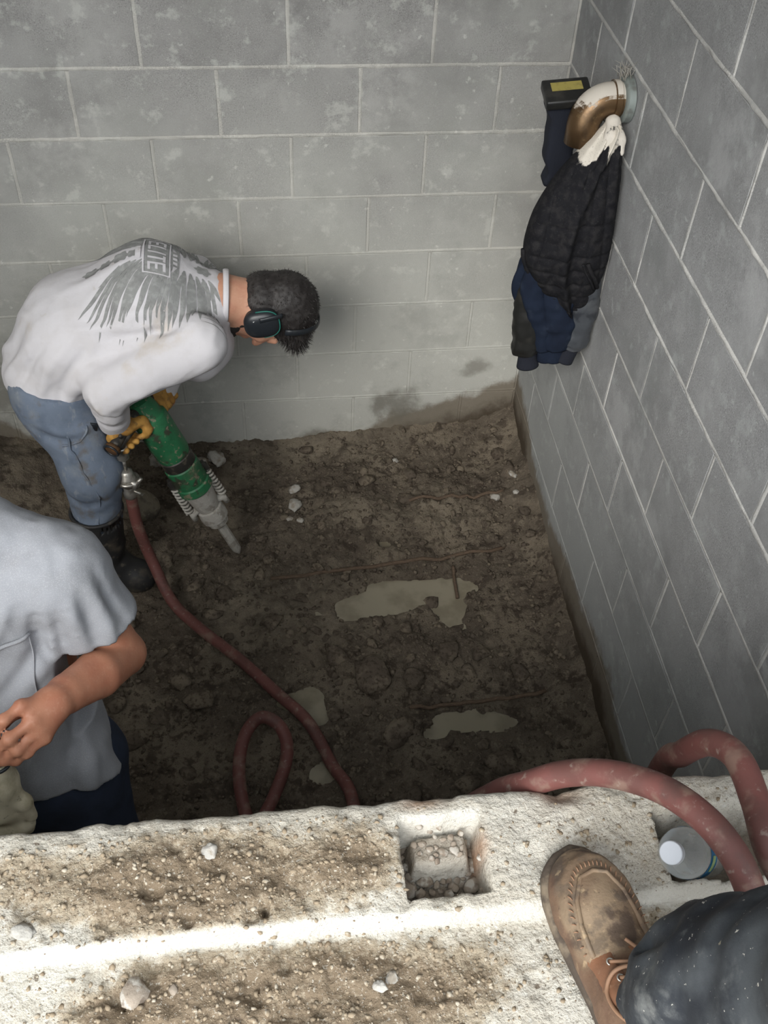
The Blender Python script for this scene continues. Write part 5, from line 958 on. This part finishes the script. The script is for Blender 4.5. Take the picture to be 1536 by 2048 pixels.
# ================================================================== the photographer's leg on the ledge
m = Mat('muddy_brown_leather', (.175, .118, .076), .7, spec=.35); m.layer(12, (.26, .190, .125), .42, .62, .85).layer(26, (.075, .052, .040), .53, .64, .85, seed=2).layer(70, (.42, .31, .19), .60, .70, .6, seed=5).layer(150, (.06, .04, .03), .63, .70, .7, seed=6); m.layer(38, (.11, .085, .064), .50, .62, .6, 7, seed=15, rough=.65); m.mix(m.att('quarter'), (.125, .062, .038), .62); m.bump(60, .35, .003).bump(240, .3, .001); M_shoe = m.done()
m = Mat('brown_leather_side', (.215, .10, .055), .5, spec=.4); m.layer(20, (.13, .07, .042), .5, .66, .8).layer(80, (.36, .25, .16), .60, .70, .6, seed=5).bump(120, .3, .002); M_shoe2 = m.done()
m = Mat('dark_rubber_sole', (.075, .058, .045), .8); m.layer(25, (.24, .19, .135), .5, .66, .8).bump(100, .5, .003); M_sole = m.done()
m = Mat('waxed_lace', (.27, .155, .095), .6); M_lace = m.done()
m = Mat('white_sock', (.74, .74, .78), .95); m.bump(400, .4, .001, 2); M_sock = m.done()
m = Mat('dusty_black_canvas', (.017, .020, .026), .75, spec=.25); m.layer(7, (.075, .083, .090), .44, .64, .85, 6).layer(13, (.19, .195, .19), .56, .74, .7, 7, seed=2, rough=.65).layer(150, (.50, .48, .43), .685, .72, .9, 3, seed=4).layer(45, (.30, .27, .20), .71, .75, .8, 4, seed=9).bump(600, .25, .0006, 2).bump(40, .25, .003); M_pant = m.done()
W3 = empty('person', (-.555, -2.50, -.01)); tag(W3, 'trousered leg and brown shoe of someone standing on the pale ledge', 'person')
TOE, HEEL = V(-.577, -2.346, .0), V(-.538, -2.648, -.012); FW = unit(TOE - HEEL); SD_ = unit(np.cross(FW, (0, 0, 1))); UP = np.cross(SD_, FW); SL = np.linalg.norm(TOE - HEEL)
def SP(f, sd, z): return HEEL + FW * f + SD_ * sd + UP * z                      # sd > 0: towards +x
def outline(g=0, n=64):
    t = np.linspace(0, 1, n // 2); fx = (-.004 - g) + (SL + .008 + 2 * g) * (1 - np.cos(math.pi * t)) / 2
    u = (fx + .004 + g) / (SL + .008 + 2 * g); 
    hwL = np.interp(u, [0, .02, .07, .2, .4, .55, .7, .82, .92, .975, 1], [0, .016, .029, .035, .036, .043, .0505, .051, .042, .024, 0]) + g * (np.sin(math.pi * u) ** .3); hwR = np.interp(u, [0, .02, .07, .2, .4, .55, .7, .82, .92, .975, 1], [0, .016, .028, .033, .034, .039, .042, .039, .030, .017, 0]) + g * (np.sin(math.pi * u) ** .3)
    return [(f, -h) for f, h in zip(fx, hwL)] + [(f, h) for f, h in zip(fx[::-1][1:-1], hwR[::-1][1:-1])]
def layered(name, layers, mat, par):
    A = np.array([[SP(f * 1.0, sd, z) for f, sd in outline(g)] for g, z in layers]); b = MB(); b.grid(A, True); n_ = A.shape[1]; b.f += [tuple(range(n_))[::-1], tuple((len(layers) - 1) * n_ + k for k in range(n_))]; return adopt(fix_normals(b.build(name, mat)), par)
sole = layered('sole', [(.002, .001), (.006, .006), (.0055, .010), (.0065, .014), (.006, .019), (.003, .022), (-.012, .0225)], M_sole, W3)
s = SDF(np.minimum(TOE, HEEL) - V(.10, .03, .01), np.maximum(TOE, HEEL) + V(.10, .03, .15), .0042); Rr = np.array([FW, SD_, UP])
s.ell(SP(.242, -.002, .026), Rr, (.062, .047, .036), .02).ell(SP(.20, 0, .034), Rr, (.075, .046, .043), .03).cone(SP(.15, 0, .040), SP(.105, .0, .062), .043, .043, .03).cone(SP(.10, 0, .045), SP(.045, 0, .048), .042, .038, .03).cone(SP(.045, 0, .04), SP(.055, 0, .098), .036, .036, .03).cone(SP(.115, 0, .07), SP(.08, .0, .10), .034, .036, .03)
s.plane(SP(0, 0, .019), -UP).plane(SP(.06, 0, .112), unit(UP - FW * .25)).cone(SP(.065, 0, .085), SP(.06, 0, .14), .030, .032, .006, op='sub')
for sg in (-1, 1): s.ridge([SP(.175, sg * .047, .035), SP(.16, sg * .040, .062), SP(.150, sg * .012, .080)], .004, -.003)
ap = [SP(.165, -.040, .058), SP(.20, -.0395, .056), SP(.235, -.034, .052), SP(.262, -.020, .046), SP(.268, .0, .044), SP(.262, .018, .045), SP(.235, .031, .051), SP(.20, .0365, .056), SP(.165, .038, .058)]
s.ridge(ap, .0050, .0070)
for f in (.185, .172, .158): s.ridge([SP(f, -.032, .071), SP(f + .004, 0, .078), SP(f, .032, .071)], .005, -.0035)
s.warp(lambda P: .0012 * fbm(P * 70, 2)); up_o = adopt(s.build('upper', M_shoe), W3); fv = (np.array([q.co for q in up_o.data.vertices]) - HEEL) @ np.array([FW, SD_, UP]).T; attr(up_o, 'quarter', np.clip(sst(.165, .150, fv[:, 0]) + .75 * sst(.036, .042, np.abs(fv[:, 1] + .001)) * sst(.05, .04, fv[:, 2]), 0, 1))
bvS = BVHTree.FromPolygons([q.co for q in up_o.data.vertices], [p_.vertices[:] for p_ in up_o.data.polygons])
def dn(f, sd, off=.003):
    o_ = SP(f, sd, .30); h = bvS.ray_cast(Vector(o_), Vector(-UP)); return np.array(h[0]) + UP * off if h[0] else SP(f, sd, .08)
# eyestay flaps, tongue, seams, laces
for sg in (-1, 1):
    A = np.array([[dn(.165 - .062 * i / 9, -.008 + sg * (.010 + .024 * j / 6) * (1 + .1 * i / 9), .0026 if 0 < j < 6 and 0 < i < 9 else -.0006) for j in range(7)] for i in range(10)]); b = MB(); b.grid(A); fl_ = adopt(fix_normals(b.build('eyestay', M_shoe2)), W3)
    for e in (.152, .130, .110):
        c = dn(e, -.008 + sg * .0175, .003); b = MB(); b.tube([c + .0036 * (math.cos(t) * FW + math.sin(t) * SD_) for t in np.linspace(0, 2 * math.pi, 15)], .0011, 6, False); q = b.build('eyelet', M_zinc); q.parent = fl_
b = MB(); b.tube([dn(f, sd, .0008) for f, sd in [(.165, -.036), (.20, -.036), (.23, -.031), (.255, -.018), (.260, 0), (.255, .016), (.23, .028), (.20, .033), (.165, .034)]], .0030, 8); adopt(b.build('apron_seam', M_shoe), W3)
b = MB()
for f, sd in [(q[0] + .006, q[1] * 1.06) for q in catmull([(.165, -.040, 0), (.20, -.040, 0), (.23, -.035, 0), (.257, -.020, 0), (.264, 0, 0), (.257, .018, 0), (.23, .032, 0), (.20, .037, 0), (.165, .038, 0)], 4)[:, :2]]: c_ = dn(f, sd, .0012); b.tube([c_ - unit(SP(.19, 0, .05) - c_) * .0035, c_ + UP * .0012, c_ + unit(SP(.19, 0, .05) - c_) * .0035], .0008, 5)
adopt(b.build('apron_stitching', M_lace), W3)
def lace(pts, r_=.0021): b = MB(); b.tube(catmull(pts, 7), r_, 8); return adopt(b.build('lace', M_lace), W3)
for f in (.152, .130): lace([dn(f, -.0255, .004), dn(f - .006, -.016, .006), dn(f - .012, -.002, .007), dn(f - .02, .0095, .004)])
KNOT = dn(.122, .012, .008)
lace([KNOT, dn(.136, -.010, .010), dn(.138, -.030, .008), dn(.122, -.042, .005), dn(.096, -.042, .005), dn(.078, -.030, .008), KNOT - FW * .03 - SD_ * .012 + UP * .006, KNOT], .0024)
lace([KNOT, dn(.142, .014, .006), dn(.165, .006, .004), dn(.172, .002, .003)], .0022); lace([KNOT, KNOT - FW * .035 + SD_ * .012 + UP * .004, KNOT - FW * .06 + SD_ * .006 + UP * .002])
b = MB(); b.lathe([(0, .003), (.002, .006), (.006, .006), (.008, .003)], KNOT - UP * .003, UP, 12); adopt(b.build('lace_knot', M_lace), W3)
ANK, SHIN, KNEE, HIPP = SP(.058, .008, .10), V(-.525, -2.605, .20), V(-.475, -2.69, .47), V(-.30, -2.93, .86)
s = SDF(np.minimum(ANK, KNEE) - .08, np.maximum(ANK, KNEE) + .08, .008); s.chain([SP(.055, .002, .05), ANK, SHIN], [.028, .031, .034], .02); adopt(s.build('sock', M_sock), W3)
s = SDF((-.68, -3.02, .0), (-.14, -2.42, .98), .0072)
s.chain([SP(.052, .026, .075), V(-.510, -2.585, .17), V(-.484, -2.620, .29), KNEE, HIPP], [.073, .078, .084, .092, .105], .05)
s.plane(SP(.055, .010, .062), unit(-UP * .92 - FW * .02 + SD_ * -.32)).cone(ANK - UP * .08, ANK + UP * .03, .060, .062, .01, op='sub')
for pts, w_, a in (([(-0.575, -2.564, 0.090), (-0.575, -2.574, 0.160), (-0.555, -2.594, 0.240)], .011, .018), ([(-0.560, -2.534, 0.085), (-0.555, -2.534, 0.150), (-0.540, -2.554, 0.230)], .010, -.018), ([(-0.530, -2.519, 0.080), (-0.515, -2.524, 0.140), (-0.500, -2.544, 0.220)], .012, .013), ([(-0.490, -2.514, 0.090), (-0.460, -2.524, 0.150), (-0.440, -2.544, 0.220)], .012, -.010), ([(-0.550, -2.604, 0.220), (-0.510, -2.564, 0.250), (-0.450, -2.564, 0.260)], .014, .010), ([(-0.540, -2.634, 0.300), (-0.490, -2.584, 0.330), (-0.430, -2.594, 0.330)], .014, -.010)): s.ridge(pts, w_ * 1.15, a * 1.25)
s.warp(lambda P: .009 * fbm(P * np.array((16, 16, 10)), 3) + .005 * (np.abs(fbm(P * np.array((13, 13, 17)) + 2.2, 2)) - .2) + .0015 * fbm(P * 50, 2)); adopt(s.build('trouser_leg', M_pant, smooth=2), W3)

# ================================================================== bottle in the broken cell
m = bpy.data.materials.new('clear_thin_plastic'); m.use_nodes = True; t = m.node_tree; N_ = t.nodes; p_ = N_['Principled BSDF']; p_.inputs['Base Color'].default_value = (.80, .83, .83, 1); p_.inputs['Roughness'].default_value = .12; p_.inputs['Specular IOR Level'].default_value = .6
tr = N_.new('ShaderNodeBsdfTransparent'); tr.inputs[0].default_value = (.97, .98, .98, 1); lw = N_.new('ShaderNodeLayerWeight'); lw.inputs[0].default_value = .35; mr = N_.new('ShaderNodeMapRange'); mr.inputs[3].default_value = .07; mr.inputs[4].default_value = .65; mx = N_.new('ShaderNodeMixShader')
t.links.new(lw.outputs['Facing'], mr.inputs[0]); t.links.new(mr.outputs[0], mx.inputs[0]); t.links.new(tr.outputs[0], mx.inputs[1]); t.links.new(p_.outputs[0], mx.inputs[2]); t.links.new(mx.outputs[0], N_['Material Output'].inputs[0]); M_clear = m
m = Mat('white_cap_plastic', (.47, .49, .53), .4, spec=.5); M_capw = m.done()
m = Mat('blue_film_label', (.012, .16, .36), .35, spec=.5); m.layer(60, (.03, .26, .46), .55, .66, .7); M_lblue = m.done()
m = Mat('label_green_mark', (.30, .42, .20), .5); M_lgreen = m.done()
BC, BB = V(-.468, -2.379, .063), V(-.345, -2.312, -.108); BD = unit(BB - BC)
bt = empty('water_bottle', tuple(BB)); tag(bt, 'clear plastic water bottle with white cap and blue label tucked under the hose', 'bottle')
b = MB(); b.lathe([(.010, .0115), (.020, .0120), (.024, .0135), (.030, .017), (.042, .0255), (.056, .0305), (.068, .0325), (.076, .0322), (.080, .0322), (.110, .0322), (.122, .0325), (.150, .0318), (.165, .0325), (.185, .0318), (.195, .028), (.198, .012)], BC, BD, 40); adopt(b.build('bottle_body', M_clear), bt)
pr = [(0, .004), (.0005, .0132), (.0015, .0142), (.013, .0145), (.0135, .0125)]; b = MB(); b.lathe(pr, BC, BD, 36)
adopt(sharp(b.build('cap', M_capw)), bt)
b = MB(); b.lathe([(.074, .0330), (.108, .0330)], BC, BD, 48, False); lb = adopt(b.build('label_band', M_lblue), bt)
u_ = unit(np.cross(BD, (0, 0, 1))); w_ = np.cross(BD, u_); tocam = np.array(CAM) - BC; tocam = unit(tocam - BD * np.dot(tocam, BD)); sdw = np.cross(BD, tocam); A = np.array([[BC + BD * (.082 + .016 * i / 5) + .0335 * (math.cos(a) * tocam + math.sin(a) * sdw) for a in np.linspace(.1, .75, 8)] for i in range(6)])
b = MB(); b.grid(A); q = b.build('label_mark', M_lgreen); q.parent = lb
